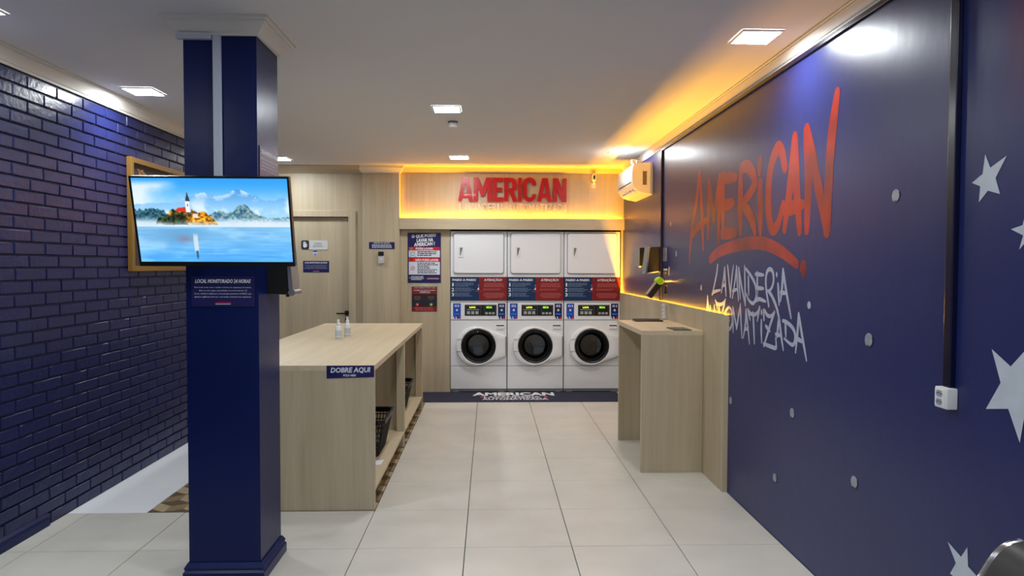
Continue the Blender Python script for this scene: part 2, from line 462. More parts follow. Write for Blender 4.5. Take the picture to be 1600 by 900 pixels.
def stroke(mb, pts, rad, taper=0.35, w=0.0012):
    q = smooth_line(pts); n = len(q); Lq = []; Rq = []
    for i, p in enumerate(q):
        d = np.array(q[min(i + 1, n - 1)]) - np.array(q[max(i - 1, 0)]); d = d / (np.linalg.norm(d) + 1e-9); nr = np.array((-d[1], d[0]))
        t = i / (n - 1); rr = rad * (1 - taper * abs(2 * t - 0.8) ** 2) if taper else rad
        Lq.append(np.array(p) + nr * rr); Rq.append(np.array(p) - nr * rr)
    o = len(mb.v); mb.v += [PW.p(-a[0], a[1], w) for a in Lq] + [PW.p(-a[0], a[1], w) for a in Rq]
    for i in range(n - 1): mb.f.append((o + i, o + i + 1, o + n + i + 1, o + n + i))
    for e in (0, n - 1):
        rr = np.linalg.norm(Lq[e] - Rq[e]) / 2; o = len(mb.v)
        w += 0.00007
        mb.v += [PW.p(-(q[e][0] + rr * math.cos(2 * math.pi * k / 10)), q[e][1] + rr * math.sin(2 * math.pi * k / 10), w) for k in range(10)]
        mb.f.append(tuple(range(o, o + 10)))
WHITE = [[[(5.031,1.587),(5.049,1.527),(5.094,1.448),(5.149,1.367)],[(5.149,1.367),(5.108,1.387),(4.966,1.406)]],[[(4.878,1.567),(4.896,1.499),(4.942,1.391)],[(4.878,1.567),(4.859,1.449),(4.841,1.37)],[(4.924,1.437),(4.854,1.449)]],[[(4.82,1.582),(4.798,1.52),(4.754,1.368)],[(4.754,1.368),(4.733,1.487),(4.702,1.582)]],[[(4.64,1.575),(4.664,1.488),(4.714,1.361)],[(4.64,1.575),(4.622,1.456),(4.598,1.347)],[(4.709,1.409),(4.621,1.425)]],[[(4.6,1.565),(4.585,1.457),(4.566,1.363)],[(4.6,1.565),(4.543,1.444),(4.472,1.326)],[(4.472,1.326),(4.482,1.459),(4.494,1.58)]],[[(4.471,1.561),(4.395,1.525),(4.322,1.477),(4.291,1.434),(4.289,1.385),(4.323,1.35),(4.364,1.345),(4.42,1.365),(4.458,1.4)],[(4.425,1.511),(4.415,1.395)]],[[(4.278,1.54),(4.271,1.368)],[(4.306,1.529),(4.176,1.525)],[(4.274,1.443),(4.173,1.443)],[(4.294,1.362),(4.238,1.376),(4.138,1.366)]],[[(4.094,1.343),(4.129,1.426),(4.142,1.49),(4.128,1.542),(4.086,1.561),(4.044,1.547),(4.027,1.501),(4.046,1.459),(4.087,1.432),(4.124,1.429)],[(4.103,1.432),(4.044,1.4),(3.981,1.341),(3.949,1.29),(3.944,1.27)]],[[(3.964,1.476),(3.954,1.413),(3.944,1.358)],[(3.985,1.535),(3.983,1.52)]],[[(3.898,1.56),(3.907,1.467),(3.926,1.381)],[(3.898,1.56),(3.859,1.457),(3.784,1.294)],[(3.925,1.43),(3.853,1.427)]],[[(5.258,1.349),(5.268,1.237),(5.285,1.143)],[(5.258,1.349),(5.223,1.24),(5.19,1.14)]],[[(5.19,1.277),(5.18,1.178),(5.132,1.155),(5.084,1.186),(5.096,1.29)]],[[(5.073,1.325),(5.025,1.304),(4.947,1.304),(4.887,1.322),(4.85,1.344)],[(4.988,1.291),(4.979,1.152)],[(5.065,1.323),(5.023,1.273)],[(4.857,1.339),(4.907,1.26)]],[[(4.783,1.293),(4.84,1.265),(4.86,1.213),(4.851,1.163),(4.791,1.139),(4.742,1.153),(4.715,1.19),(4.717,1.238),(4.739,1.281),(4.783,1.293)]],[[(4.701,1.296),(4.692,1.126)],[(4.701,1.296),(4.624,1.159)],[(4.624,1.159),(4.562,1.325)],[(4.562,1.325),(4.524,1.107)]],[[(4.458,1.296),(4.464,1.21),(4.502,1.109)],[(4.458,1.296),(4.426,1.2),(4.391,1.084)],[(4.475,1.17),(4.419,1.175)]],[[(4.423,1.299),(4.386,1.278),(4.314,1.274),(4.257,1.296),(4.23,1.326)],[(4.338,1.286),(4.323,1.2),(4.308,1.094)],[(4.423,1.299),(4.385,1.237)],[(4.23,1.326),(4.264,1.24)]],[[(4.201,1.247),(4.201,1.184),(4.192,1.113)],[(4.201,1.306),(4.2,1.285)]],[[(4.161,1.255),(4.166,1.311),(4.113,1.286),(4.06,1.284),(4.008,1.311)],[(4.008,1.311),(4.079,1.213),(4.158,1.093)],[(4.132,1.219),(4.068,1.193)],[(4.159,1.108),(4.075,1.105),(3.987,1.103),(3.975,1.123),(3.984,1.163)]],[[(3.944,1.29),(3.957,1.224),(3.967,1.167)],[(3.944,1.29),(3.911,1.187),(3.879,1.105)],[(3.985,1.184),(3.911,1.183)]],[[(3.89,1.27),(3.843,1.266),(3.769,1.244),(3.732,1.213),(3.73,1.174),(3.756,1.148),(3.802,1.153),(3.868,1.171)],[(3.856,1.257),(3.847,1.185)]],[[(3.69,1.324),(3.701,1.22),(3.721,1.111)],[(3.69,1.324),(3.646,1.214),(3.589,1.085)],[(3.713,1.189),(3.636,1.177)]]]
RED = [[[(5.502,2.313),(5.579,2.088),(5.694,1.865),(5.75,1.617)],[(5.502,2.313),(5.438,2.075),(5.378,1.712)],[(5.717,1.822),(5.524,1.885),(5.277,1.939)]],[[(5.257,2.22),(5.271,1.79)],[(5.257,2.22),(5.128,1.916)],[(5.128,1.916),(5.013,2.23)],[(5.001,2.228),(5.022,1.755)]],[[(4.943,2.221),(4.927,1.79)],[(4.943,2.202),(4.673,2.18)],[(4.935,2.005),(4.718,2.011)],[(4.947,1.809),(4.659,1.802)]],[[(4.591,2.199),(4.582,1.799)],[(4.591,2.223),(4.464,2.222),(4.356,2.146),(4.368,2.069),(4.615,1.966)],[(4.517,1.97),(4.391,1.892),(4.322,1.792)]],[[(4.253,2.089),(4.236,1.788)],[(4.258,2.226),(4.267,2.156)]],[[(3.894,2.137),(3.945,2.235),(4.007,2.255),(4.093,2.165),(4.127,2.011),(4.108,1.872),(4.054,1.795),(3.979,1.822),(3.91,1.929)]],[[(3.773,2.279),(3.82,2.029),(3.888,1.787)],[(3.773,2.279),(3.742,2.02),(3.696,1.767)],[(3.885,1.896),(3.662,1.907)]],[[(3.631,2.295),(3.602,2.05),(3.612,1.768)],[(3.631,2.295),(3.527,2.067),(3.393,1.753)],[(3.393,1.753),(3.378,2.065),(3.347,2.274),(3.312,2.411)]],[[(5.201,1.63),(4.984,1.686),(4.599,1.72),(4.217,1.719),(3.934,1.664),(3.724,1.591)]],[[(3.646,1.579),(3.645,1.548)]]]
DRIP = [(3.646,1.565),(3.639,1.494)]
for k, letter in enumerate(WHITE):
    mb = MB()
    for j, pts in enumerate(letter): stroke(mb, pts, 0.0135 if k < 10 else 0.0130, 0.3, 0.0004 + 0.0002 * j)
    obj('graffiti_letter', mb, SPRAY_WHITE, wall_right, face=PW.n)
for k, letter in enumerate(RED):
    mb = MB()
    for j, pts in enumerate(letter): stroke(mb, pts, 0.043 if k not in (0, 1) else 0.034, 0.25, 0.0004 + 0.0002 * j)
    obj('graffiti_letter' if k < 8 else ('graffiti_underline' if k == 8 else 'graffiti_dot'), mb, SPRAY_RED, wall_right, face=PW.n)
mb = MB(); stroke(mb, DRIP, 0.005, 0.6, 0.0011); obj('paint_drip', mb, SPRAY_RED, wall_right, face=PW.n)
STARS = [[(2.3, 1.957), (2.274, 1.908), (2.201, 1.937), (2.249, 1.871), (2.227, 1.816), (2.283, 1.833), (2.325, 1.798), (2.32, 1.852), (2.362, 1.868), (2.31, 1.892)],
 [(2.176, 1.699), (2.128, 1.709), (2.114, 1.752), (2.092, 1.711), (2.047, 1.704), (2.081, 1.683), (2.07, 1.636), (2.106, 1.662), (2.139, 1.633), (2.124, 1.677)],
 [(2.247, 1.307), (2.161, 1.261), (2.097, 1.326), (2.101, 1.235), (2.005, 1.174), (2.095, 1.137), (2.115, 1.027), (2.167, 1.124), (2.267, 1.103), (2.203, 1.202)],
 [(2.444, 0.583), (2.371, 0.557), (2.34, 0.604), (2.334, 0.539), (2.249, 0.511), (2.325, 0.469), (2.371, 0.374), (2.392, 0.468), (2.426, 0.473), (2.397, 0.523)]]
for st in STARS:
    cy, cz = sum(p[0] for p in st) / 10, sum(p[1] for p in st) / 10
    mb = MB(); mb.add([PW.p(-cy, cz, 0.0012)] + [PW.p(-y, z, 0.0012) for y, z in st], [(0, k + 1, (k + 1) % 10 + 1) for k in range(10)])
    obj('painted_star', mb, STAR_WHITE, wall_right, face=PW.n)
for (y, z), r_ in zip([(2.812, 1.868), (2.993, 1.255), (3.749, 0.771), (3.965, 0.346), (3.092, 0.595), (4.72, 0.65), (6.362, 1.957), (6.154, 1.684), (5.414, 1.406), (3.569, 1.377)],
                      [0.028, 0.033, 0.030, 0.028, 0.030, 0.030, 0.026, 0.032, 0.028, 0.020]):
    mb = MB(); mb.add([PW.p(-(y + r_ * math.cos(t)), z + r_ * math.sin(t), 0.0012) for t in np.linspace(0, 2 * math.pi, 18, endpoint=False)], [tuple(range(18))])
    sp = obj('painted_spot', mb, SPOT_GREY if r_ > 0.021 else SPRAY_WHITE, wall_right, face=PW.n)
    if r_ > 0.021:      # the darker crescent sprayed on its lower right edge
        T = np.linspace(math.radians(-125), math.radians(35), 12); mb = MB()
        mb.add([PW.p(-y + r_ * 1.03 * math.cos(t), z + r_ * 1.03 * math.sin(t), 0.0016) for t in T] + [PW.p(-y + 0.012 * 0.5 + r_ * 0.72 * math.cos(t) - 0.003, z + r_ * 0.72 * math.sin(t), 0.0016) for t in T],
               [(k, k + 1, 13 + k, 12 + k) for k in range(11)])
        obj('spot_shade', mb, SPOT_DARK, sp, face=PW.n)

# ---- back wall: oak-clad, stepped
WP = MB().box(XL - 0.02, XR + 0.02, 9.36, 9.46, -0.01, H)
wall_back = obj('wall_back', WP, WOOD_V, kind='structure')
Y_DOOR, Y_PIER, Y_SIGN, Y_HEAD = 8.60, 8.555, 8.615, 8.55
X_PIER0, X_PIER1 = -1.541, -1.094
DX0, DX1, DZ = -2.575, -1.716, 2.165      # door opening
obj('wall_panel', MB().box(XL, DX0 - 0.085, Y_DOOR, 8.70, 0, H - 0.08), WOOD_V, wall_back)
obj('wall_panel', MB().box(DX1 + 0.085, X_PIER0, Y_DOOR, 8.70, 0, H - 0.08), WOOD_V, wall_back)
obj('wall_panel', MB().box(DX0 - 0.085, DX1 + 0.085, Y_DOOR, 8.70, DZ + 0.075, H - 0.08), WOOD_V, wall_back)
obj('wall_pier', MB().box(X_PIER0, X_PIER1, Y_PIER, 8.72, 0, H - 0.08), WOOD_V, wall_back)
obj('sign_panel', MB().box(X_PIER1, XR, Y_SIGN, 8.70, 2.02, H), WOOD_V, wall_back)
# header: front lip, floor of the light trough
obj('header_board', MB().box(X_PIER1 + 0.001, XR - 0.001, Y_HEAD, Y_HEAD + 0.018, 2.018, 2.152), WOOD_X, wall_back)
obj('header_board', MB().box(X_PIER1 + 0.001, XR - 0.001, Y_HEAD + 0.018, Y_SIGN, 2.06, 2.078), WOOD_X, wall_back)
obj('wall_panel', MB().box(X_PIER1 + 0.0005, -0.482, YB, 8.70, 0.0, 2.019), WOOD_V, wall_back)
obj('wall_panel', MB().box(1.640, XR, YB, 8.70, 0.0, 2.019), WOOD_V, wall_back)
# door
door = thing('door_1', ((DX0 + DX1) / 2, Y_DOOR, 0), 'closed oak-faced door with dark lever handle in the back wall', 'door', kind='structure')
obj('door_leaf', MB().box(DX0 + 0.004, DX1 - 0.004, Y_DOOR + 0.035, Y_DOOR + 0.075, 0.008, DZ - 0.006), WOOD_V, door)
for a, b, c, d in ((DX0 - 0.085, DX0, 0, DZ + 0.075), (DX1, DX1 + 0.085, 0, DZ + 0.075), (DX0, DX1, DZ, DZ + 0.075)):
    obj('door_casing', MB().box(a, b, Y_DOOR - 0.022, Y_DOOR + 0.09, c, d, 0.003), WOOD_V, door)
hm = mat('dark_bronze', (52, 46, 42), 0.35, metal=0.8)
hd = obj('handle', MB().box(-1.775, -1.722, Y_DOOR + 0.018, Y_DOOR + 0.035, 0.962, 1.015, 0.003), hm, door)
obj('lever', MB().tube([(-1.748, Y_DOOR + 0.02, 0.985), (-1.748, Y_DOOR - 0.03, 0.985)], 0.010).box(-1.865, -1.738, Y_DOOR - 0.038, Y_DOOR - 0.022, 0.976, 0.994, 0.003), hm, hd)
obj('lock', MB().box(-1.772, -1.724, Y_DOOR + 0.020, Y_DOOR + 0.035, 0.876, 0.930, 0.003).lathe([(0.009, 0.0), (0.009, -0.006)], (-1.748, Y_DOOR + 0.020, 0.905), 'y', 12, cap1=True), hm, door)

# ---- cornices
def cornice_prof(d, h): return [(0, H - h), (0.15 * d, H - h), (0.15 * d, H - 0.86 * h), (0.28 * d, H - 0.82 * h), (0.45 * d, H - 0.60 * h), (0.72 * d, H - 0.30 * h), (0.80 * d, H - 0.26 * h), (0.80 * d, H - 0.16 * h), (d, H - 0.12 * h), (d, H - 0.0005), (0, H - 0.0005)]
obj('trim_1', MB().prism([(XL + p, z) for p, z in cornice_prof(0.062, 0.098)], 'y', Y_REAR, 8.59), PLASTER, kind='structure')
obj('trim_2', MB().prism([(XR - p, z) for p, z in cornice_prof(0.048, 0.068)], 'y', Y_REAR, 8.54), PLASTER, kind='structure')
cove = lambda y, d, h: [(y, H - h), (y - 0.02, H - h), (y - 0.025, H - h + 0.006), (y - 0.55 * d, H - 0.55 * h), (y - d, H - 0.10 * h), (y - d, H - 0.0005), (y, H - 0.0005)]
obj('trim_3', MB().prism([p for p in cove(Y_DOOR, 0.15, 0.082)], 'x', XL, X_PIER0 - 0.02), WOOD_X, kind='structure')
obj('trim_4', MB().prism([p for p in cove(Y_SIGN, 0.09, 0.062)], 'x', X_PIER1 + 0.02, XR - 0.02), WOOD_X, kind='structure')
# white moulding that wraps the pier head
mb = MB()
L = []
for o_, z in cornice_prof(0.065, 0.080)[:-1]:
    o_ = o_ + 0.002
    L.append([(X_PIER0 - o_, Y_DOOR + 0.02, z), (X_PIER0 - o_, Y_PIER - o_ * 1.4, z), (X_PIER1 + o_, Y_PIER - o_ * 1.4, z), (X_PIER1 + o_, Y_DOOR + 0.02, z)])
mb.loops(L, closed=False)
obj('trim_5', mb, PLASTER, kind='structure')

# ================================================================== PILLAR
CX0, CX1, CY0, CY1 = -1.493, -1.140, 3.485, 3.820
pil = thing('pillar', ((CX0 + CX1) / 2, (CY0 + CY1) / 2, 0), 'square navy blue pillar carrying the television', 'pillar')
obj('shaft', MB().box(CX0, CX1, CY0, CY1, 0, 2.70), NAVY_COL, pil)
obj('base_moulding', MB().rings((CX0, CX1, CY0, CY1), [(0.001, 0.0), (0.024, 0.0), (0.024, 0.045), (0.016, 0.056), (0.020, 0.068), (0.006, 0.092), (0.001, 0.092)]), NAVY_COL, pil)
obj('capital', MB().rings((CX0, CX1, CY0, CY1), [(0.001, 2.694), (0.012, 2.694), (0.012, 2.706), (0.020, 2.710), (0.034, 2.722), (0.055, 2.748), (0.062, 2.750), (0.062, 2.758), (0.078, 2.762), (0.078, H - 0.0005)]), PLASTER, pil, label='white stepped plaster moulding at the ceiling')
tr = mat('white_trunking', (186, 194, 208), 0.45)
tk = thing('cable_trunking', (-1.325, CY0 - 0.01, 2.0), 'white cable trunking running down the pillar to the television', 'trunking')
obj('vertical_run', MB().box(-1.345, -1.308, CY0 - 0.020, CY0 - 0.0005, 1.72, 2.695, 0.002), tr, tk)
obj('horizontal_run', MB().box(-1.518, -1.349, CY0 - 0.028, CY0 - 0.0005, 2.672, 2.694, 0.002), tr, tk)

# ================================================================== STACKED WASHER-DRYERS
def hull_pt(c, cc, R, xr, za, zb, t):
    """distance from c along angle t to the outline: circle (cc,R) joined by tangents to the edge x=xr, za..zb"""
    best = 0
    d = (math.cos(t), math.sin(t))
    poly = HULL
    for k in range(len(poly)):
        p, q = poly[k], poly[(k + 1) % len(poly)]
        ex, ez = q[0] - p[0], q[1] - p[1]; den = d[0] * ez - d[1] * ex
        if abs(den) < 1e-12: continue
        s_ = ((p[0] - c[0]) * ez - (p[1] - c[1]) * ex) / den; u = ((p[0] - c[0]) * d[1] - (p[1] - c[1]) * d[0]) / den
        if s_ > 0 and -1e-9 <= u <= 1 + 1e-9: best = max(best, s_)
    return best
def convex(pts):
    pts = sorted(set(pts)); cr = lambda o, a, b: (a[0] - o[0]) * (b[1] - o[1]) - (a[1] - o[1]) * (b[0] - o[0])
    lo = []
    for p in pts:
        while len(lo) > 1 and cr(lo[-2], lo[-1], p) <= 0: lo.pop()
        lo.append(p)
    up = []
    for p in reversed(pts):
        while len(up) > 1 and cr(up[-2], up[-1], p) <= 0: up.pop()
        up.append(p)
    return lo[:-1] + up[:-1]
HULL = convex(circ(0.312, 0.577, 0.246, 96) + [(0.688, 0.450), (0.688, 0.706)])
DC = (0.347, 0.580); NA = 72
OUT_R = [hull_pt(DC, None, 0, 0, 0, 0, 2 * math.pi * k / NA) for k in range(NA)]
def ring_c(R, y, x0): return [(x0 + DC[0] + R * math.cos(2 * math.pi * k / NA), y, DC[1] + R * math.sin(2 * math.pi * k / NA)) for k in range(NA)]
def ring_h(f, y, x0, inset=0.0): return [(x0 + DC[0] + (OUT_R[k] * f - inset) * math.cos(2 * math.pi * k / NA), y, DC[1] + (OUT_R[k] * f - inset) * math.sin(2 * math.pi * k / NA)) for k in range(NA)]
def rect_ring(x0, x1, z0, z1, y):
    L = []
    for k in range(NA):
        t = 2 * math.pi * k / NA; dx, dz = math.cos(t), math.sin(t)
        s_ = min(((x1 - DC[0]) / dx if dx > 1e-9 else (x0 - DC[0]) / dx if dx < -1e-9 else 1e9), ((z1 - DC[1]) / dz if dz > 1e-9 else (z0 - DC[1]) / dz if dz < -1e-9 else 1e9))
        L.append((DC[0] + dx * s_, y, DC[1] + dz * s_))
    for cx, cz in ((x0, z0), (x1, z0), (x1, z1), (x0, z1)):
        k = min(range(NA), key=lambda i: (L[i][0] - cx) ** 2 + (L[i][2] - cz) ** 2); L[k] = (cx, y, cz)
    return L
GROOVE = mat('shadow_gap', (60, 60, 62), 0.7)
def machine(x0, number, label, left_text):
    W = 0.6985; Y = YB
    t = thing('stacked_washer_dryer', (x0 + W / 2, Y, 0), label, 'washer dryer', 'washer-dryer stacks along the back wall')
    F = BACK(Y)
    # cabinet behind the fronts
    cab = MB().box(x0, x0 + W, Y + 0.010, Y + 0.68, 0.905, 2.0)
    cab.box(x0, x0 + 0.02, Y + 0.010, Y + 0.68, 0.012, 0.905).box(x0 + W - 0.02, x0 + W, Y + 0.010, Y + 0.68, 0.012, 0.905).box(x0 + 0.02, x0 + W - 0.02, Y + 0.66, Y + 0.68, 0.012, 0.905)
    obj('cabinet', cab, GREY_PLA, t)
    obj('kick_plate', MB().box(x0 + 0.004, x0 + W - 0.004, Y + 0.006, Y + 0.03, 0.012, 0.040).box(x0 + 0.03, x0 + 0.10, Y + 0.004, Y + 0.03, 0.0, 0.014).box(x0 + W - 0.10, x0 + W - 0.03, Y + 0.004, Y + 0.03, 0.0, 0.014), GREY_PLA, t)
    obj('lower_panel', MB().box(x0 + 0.003, x0 + W - 0.003, Y, Y + 0.02, 0.042, 0.325, 0.003), WHITE_APP, t)
    # washer front with the porthole opening
    R0 = 0.205
    a = [(x0 + p[0], p[1], p[2]) for p in rect_ring(0.003, W - 0.003, 0.331, 0.898, Y)]
    b = [(x0 + p[0], Y + 0.02, p[2]) for p in rect_ring(0.003, W - 0.003, 0.331, 0.898, Y)]
    fp = MB().loops([b, a, ring_c(R0, Y, x0), ring_c(R0, Y + 0.05, x0)])
    for sx, px in ((0.003, 0), (W - 0.003, 0)):
        pass
    obj('washer_front', fp, WHITE_APP, t)
    drum = MB().lathe([(0.206, 0.05), (0.235, 0.06), (0.235, 0.40), (0.10, 0.42), (0.0, 0.42)], (x0 + DC[0], Y, DC[1]), 'y', 40)
    dr = obj('drum', drum, DARK_STEEL, t, smooth=True)
    for k in range(3):
        an = math.radians(40 + 120 * k + number * 25); ca, sa = math.cos(an), math.sin(an)
        c0 = (x0 + DC[0] + 0.20 * ca, Y + 0.08, DC[1] + 0.20 * sa)
        lf = MB(); lf.tube([c0, (c0[0], Y + 0.36, c0[2])], [0.03, 0.034], 8)
        obj('lifter', lf, DARK_STEEL, dr, smooth=True)
    obj('gasket', MB().lathe([(0.204, 0.048), (0.190, 0.030), (0.172, 0.042), (0.178, 0.055)], (x0 + DC[0], Y, DC[1]), 'y', 40), mat('rubber', (26, 26, 27), 0.5), t, smooth=True)
    # door
    dm = MB().loops([ring_h(1, Y - 0.0005, x0), ring_h(1, Y - 0.030, x0, 0.002), ring_h(1, Y - 0.044, x0, 0.010), ring_h(1, Y - 0.048, x0, 0.022),
                     ring_c(0.226, Y - 0.052, x0), ring_c(0.216, Y - 0.046, x0), ring_c(0.210, Y - 0.030, x0), ring_c(0.207, Y - 0.001, x0)])
    dd = obj('washer_door', dm, WHITE_APP, t, smooth=True)
    obj('door_ring', MB().lathe([(0.212, -0.034), (0.212, -0.050), (0.204, -0.054), (0.190, -0.046), (0.184, -0.020), (0.190, -0.004)], (x0 + DC[0], Y, DC[1]), 'y', 56), BLACK_PLA, dd, smooth=True)
    obj('door_glass', MB().lathe([(0.188, -0.026), (0.176, -0.030), (0.168, -0.010), (0.155, 0.030), (0.135, 0.062), (0.09, 0.072), (0.0, 0.074)], (x0 + DC[0], Y, DC[1]), 'y', 48)
        .lathe([(0.188, -0.023), (0.172, -0.026), (0.163, -0.008), (0.150, 0.030), (0.131, 0.058), (0.09, 0.067), (0.0, 0.069)], (x0 + DC[0], Y, DC[1]), 'y', 48), GLASS, dd, smooth=True)
    for z_ in (0.514, 0.664): obj('handle_seam', MB().box(x0 + 0.078, x0 + 0.148, Y - 0.0525, Y - 0.046, z_ - 0.0016, z_ + 0.0016), GROOVE, dd)
    obj('hinge_cover', MB().box(x0 + 0.680, x0 + 0.690, Y - 0.040, Y, 0.455, 0.700, 0.002), GREY_PLA, dd)
    so = obj('soap_drawer', MB().box(x0 + 0.563, x0 + 0.667, Y - 0.012, Y + 0.004, 0.788, 0.845, 0.005), WHITE_APP, t)
    obj('drawer_slot', MB().box(x0 + 0.568, x0 + 0.662, Y - 0.0135, Y - 0.010, 0.826, 0.840), GROOVE, so)
    # control fascia
    cf = obj('control_panel', MB().box(x0 + 0.003, x0 + W - 0.003, Y - 0.006, Y + 0.02, 0.904, 1.116, 0.004), WHITE_APP, t)
    mb = MB(); fplate(mb, F, x0 + 0.176, x0 + 0.571, 0.954, 1.090, 0.002, 0.009); di = obj('display', mb, BLACK_PLA, t)
    mb = MB()
    for u0, u1 in ((0.196, 0.375), (0.425, 0.560)):
        for a0, a1, b0, b1 in ((u0, u1, 0.966, 0.968), (u0, u1, 1.078, 1.080), (u0, u0 + 0.002, 0.966, 1.080), (u1 - 0.002, u1, 0.966, 1.080)): fplate(mb, F, x0 + a0, x0 + a1, b0, b1, 0.009, 0.0096)
    obj('display_outline', mb, GREY_PLA, di)
    text('LAVA', F, x0 + 0.235, x0 + 0.312, 1.048, 1.070, 0.0098, YELLOW_LCD, di, bold=0.03)
    text('SECA', F, x0 + 0.442, x0 + 0.515, 1.048, 1.070, 0.0098, GREEN_LCD, di, bold=0.03)
    for k in range(3):
        mb = MB(); fplate(mb, F, x0 + 0.205 + k * 0.052, x0 + 0.242 + k * 0.052, 0.974, 1.010, 0.009, 0.0125); obj('button', mb, mat('button_grey', (170, 172, 170), 0.5), di)
        mb = MB(); fplate(mb, F, x0 + 0.432 + k * 0.042, x0 + 0.462 + k * 0.042, 0.974, 0.998, 0.009, 0.0125); obj('button', mb, mat('button_grey', (170, 172, 170), 0.5), di)
    small_print(F, x0 + 0.205, x0 + 0.36, 1.020, 1.040, 1, 0.0098, INK_GREY, di, seed=3, name='button_legend')
    for side, (u0, u1) in enumerate(((0.032, 0.127), (0.587, 0.680))):
        mb = MB(); fplate(mb, F, x0 + u0, x0 + u1, 0.914, 1.107, 0.004, 0.0068)
        stc = obj('number_sticker', mb, INK_BLUE if side == 0 else INK_NAVY, t, label='blue sticker with the machine number')
        text(left_text if side == 0 else '%02d' % number, F, x0 + u0 + 0.018, x0 + u1 - 0.018, 1.062, 1.090, 0.0074, INK_WHITE, stc, bold=0.02)
        mb = MB(); fpoly(mb, F, circ(x0 + (u0 + u1) / 2, 1.024, 0.014), 0.0068, 0.0074); obj('icon', mb, INK_PALE, stc)
        mb = MB(); fpoly(mb, F, rrect(x0 + u0 + 0.014, x0 + u1 - 0.014, 0.966, 0.984, 0.006), 0.0068, 0.0074); obj('pill', mb, INK_SKY, stc)
        mb = MB()
        for k in range(2): fpoly(mb, F, [(x0 + u0 + 0.003 + k * 0.03, 0.9145), (x0 + u0 + 0.018 + k * 0.03, 0.9145), (x0 + u0 + 0.008 + k * 0.03, 0.945), (x0 + u0 + 0.001 + k * 0.03, 0.945)], 0.0068, 0.0074)
        obj('white_stripe', mb, INK_WHITE, stc)
        mb = MB(); fpoly(mb, F, [(x0 + u1 - 0.032, 0.9145), (x0 + u1 - 0.001, 0.9145), (x0 + u1 - 0.020, 0.950)], 0.0068, 0.0074); obj('red_stripe', mb, INK_RED, stc)
    obj('joint_strip', MB().box(x0 + 0.001, x0 + W - 0.001, Y - 0.001, Y + 0.02, 1.119, 1.141), mat('pale_grey_metal', (176, 178, 180), 0.4), t)
    # instruction panel
    mb = MB(); fplate(mb, F, x0 + 0.002, x0 + 0.352, 1.143, 1.430, -0.010, 0.004); ip = obj('instruction_panel', mb, INK_DEEP, t, label='printed instruction panel, blue half')
    mb = MB(); fplate(mb, F, x0 + 0.352, x0 + W - 0.002, 1.143, 1.430, -0.010, 0.004); iw = obj('instruction_panel', mb, INK_DARKRED, t, label='printed instruction panel, red half')
    text('PASSO A PASSO', F, x0 + 0.022, x0 + 0.316, 1.384, 1.412, 0.005, INK_WHITE, ip, bold=0.035)
    for k, z in enumerate((1.318, 1.256, 1.194)):
        text(str(k + 1), F, x0 + (0.022 if k == 0 else 0.014), x0 + (0.038 if k == 0 else 0.044), z, z + 0.044, 0.005, INK_WHITE, ip, bold=0.02)
        small_print(F, x0 + 0.054, x0 + 0.305, z - 0.004, z + 0.048, 3, 0.005, INK_DIM, ip, 0.35, seed=k + 4)
    text('ATENÇÃO!', F, x0 + 0.415, x0 + 0.637, 1.378, 1.418, 0.005, INK_WHITE, iw, bold=0.018, res=3)
    for k, (za, zb, n_) in enumerate(((1.308, 1.362, 4), (1.268, 1.292, 2), (1.174, 1.240, 5))): small_print(F, x0 + 0.405, x0 + 0.670, za, zb, n_, 0.005, INK_PINK, iw, 0.25, k != 1, seed=k + 9)
    mb = MB(); fpoly(mb, F, [(x0 + 0.328, 1.276), (x0 + 0.356, 1.276), (x0 + 0.350, 1.312)], 0.004, 0.005); fpoly(mb, F, circ(x0 + 0.345, 1.330, 0.005, 10), 0.004, 0.005); obj('emblem', mb, INK_PALE, iw)
    text('AMERICAN', F, x0 + 0.308, x0 + 0.386, 1.252, 1.264, 0.0052, INK_RED, iw, bold=0.03)
    # dryer
    obj('dryer_front', MB().box(x0 + 0.001, x0 + W - 0.001, Y, Y + 0.02, 1.434, 1.999, 0.004), WHITE_APP, t)
    mb = MB(); fpoly(mb, F, rrect(x0 + 0.037, x0 + 0.660, 1.476, 1.980, 0.03), 0.0, 0.004); obj('dryer_door_gap', mb, GROOVE, t)
    mb = MB(); P = lambda i: rrect(x0 + 0.041 + i, x0 + 0.656 - i, 1.480 + i, 1.976 - i, 0.027)
    mb.loops([[F.p(u, v, 0.0) for u, v in P(0)], [F.p(u, v, 0.020) for u, v in P(0)], [F.p(u, v, 0.025) for u, v in P(0.005)]], False, True)
    ddoor = obj('dryer_door', mb, WHITE_APP, t)
    mb = MB(); fpoly(mb, F, rrect(x0 + 0.097, x0 + 0.160, 1.674, 1.808, 0.008), 0.024, 0.030); hh = obj('dryer_handle', mb, WHITE_PLA, ddoor)
    mb = MB(); fpoly(mb, F, [(x0 + 0.118, 1.700), (x0 + 0.126, 1.700), (x0 + 0.152, 1.796), (x0 + 0.118, 1.796)], 0.0295, 0.0306); obj('finger_recess', mb, mat('recess_grey', (112, 112, 116), 0.6), ddoor)
    return t
PITCH_M = 0.7043
machine(-0.4775, 3, 'leftmost white stacked washer and dryer, numbered 03', '03')
machine(-0.4775 + PITCH_M, 2, 'middle white stacked washer and dryer, numbered 02', '02')
machine(-0.4775 + 2 * PITCH_M, 1, 'rightmost white stacked washer and dryer, numbered 01', '01')

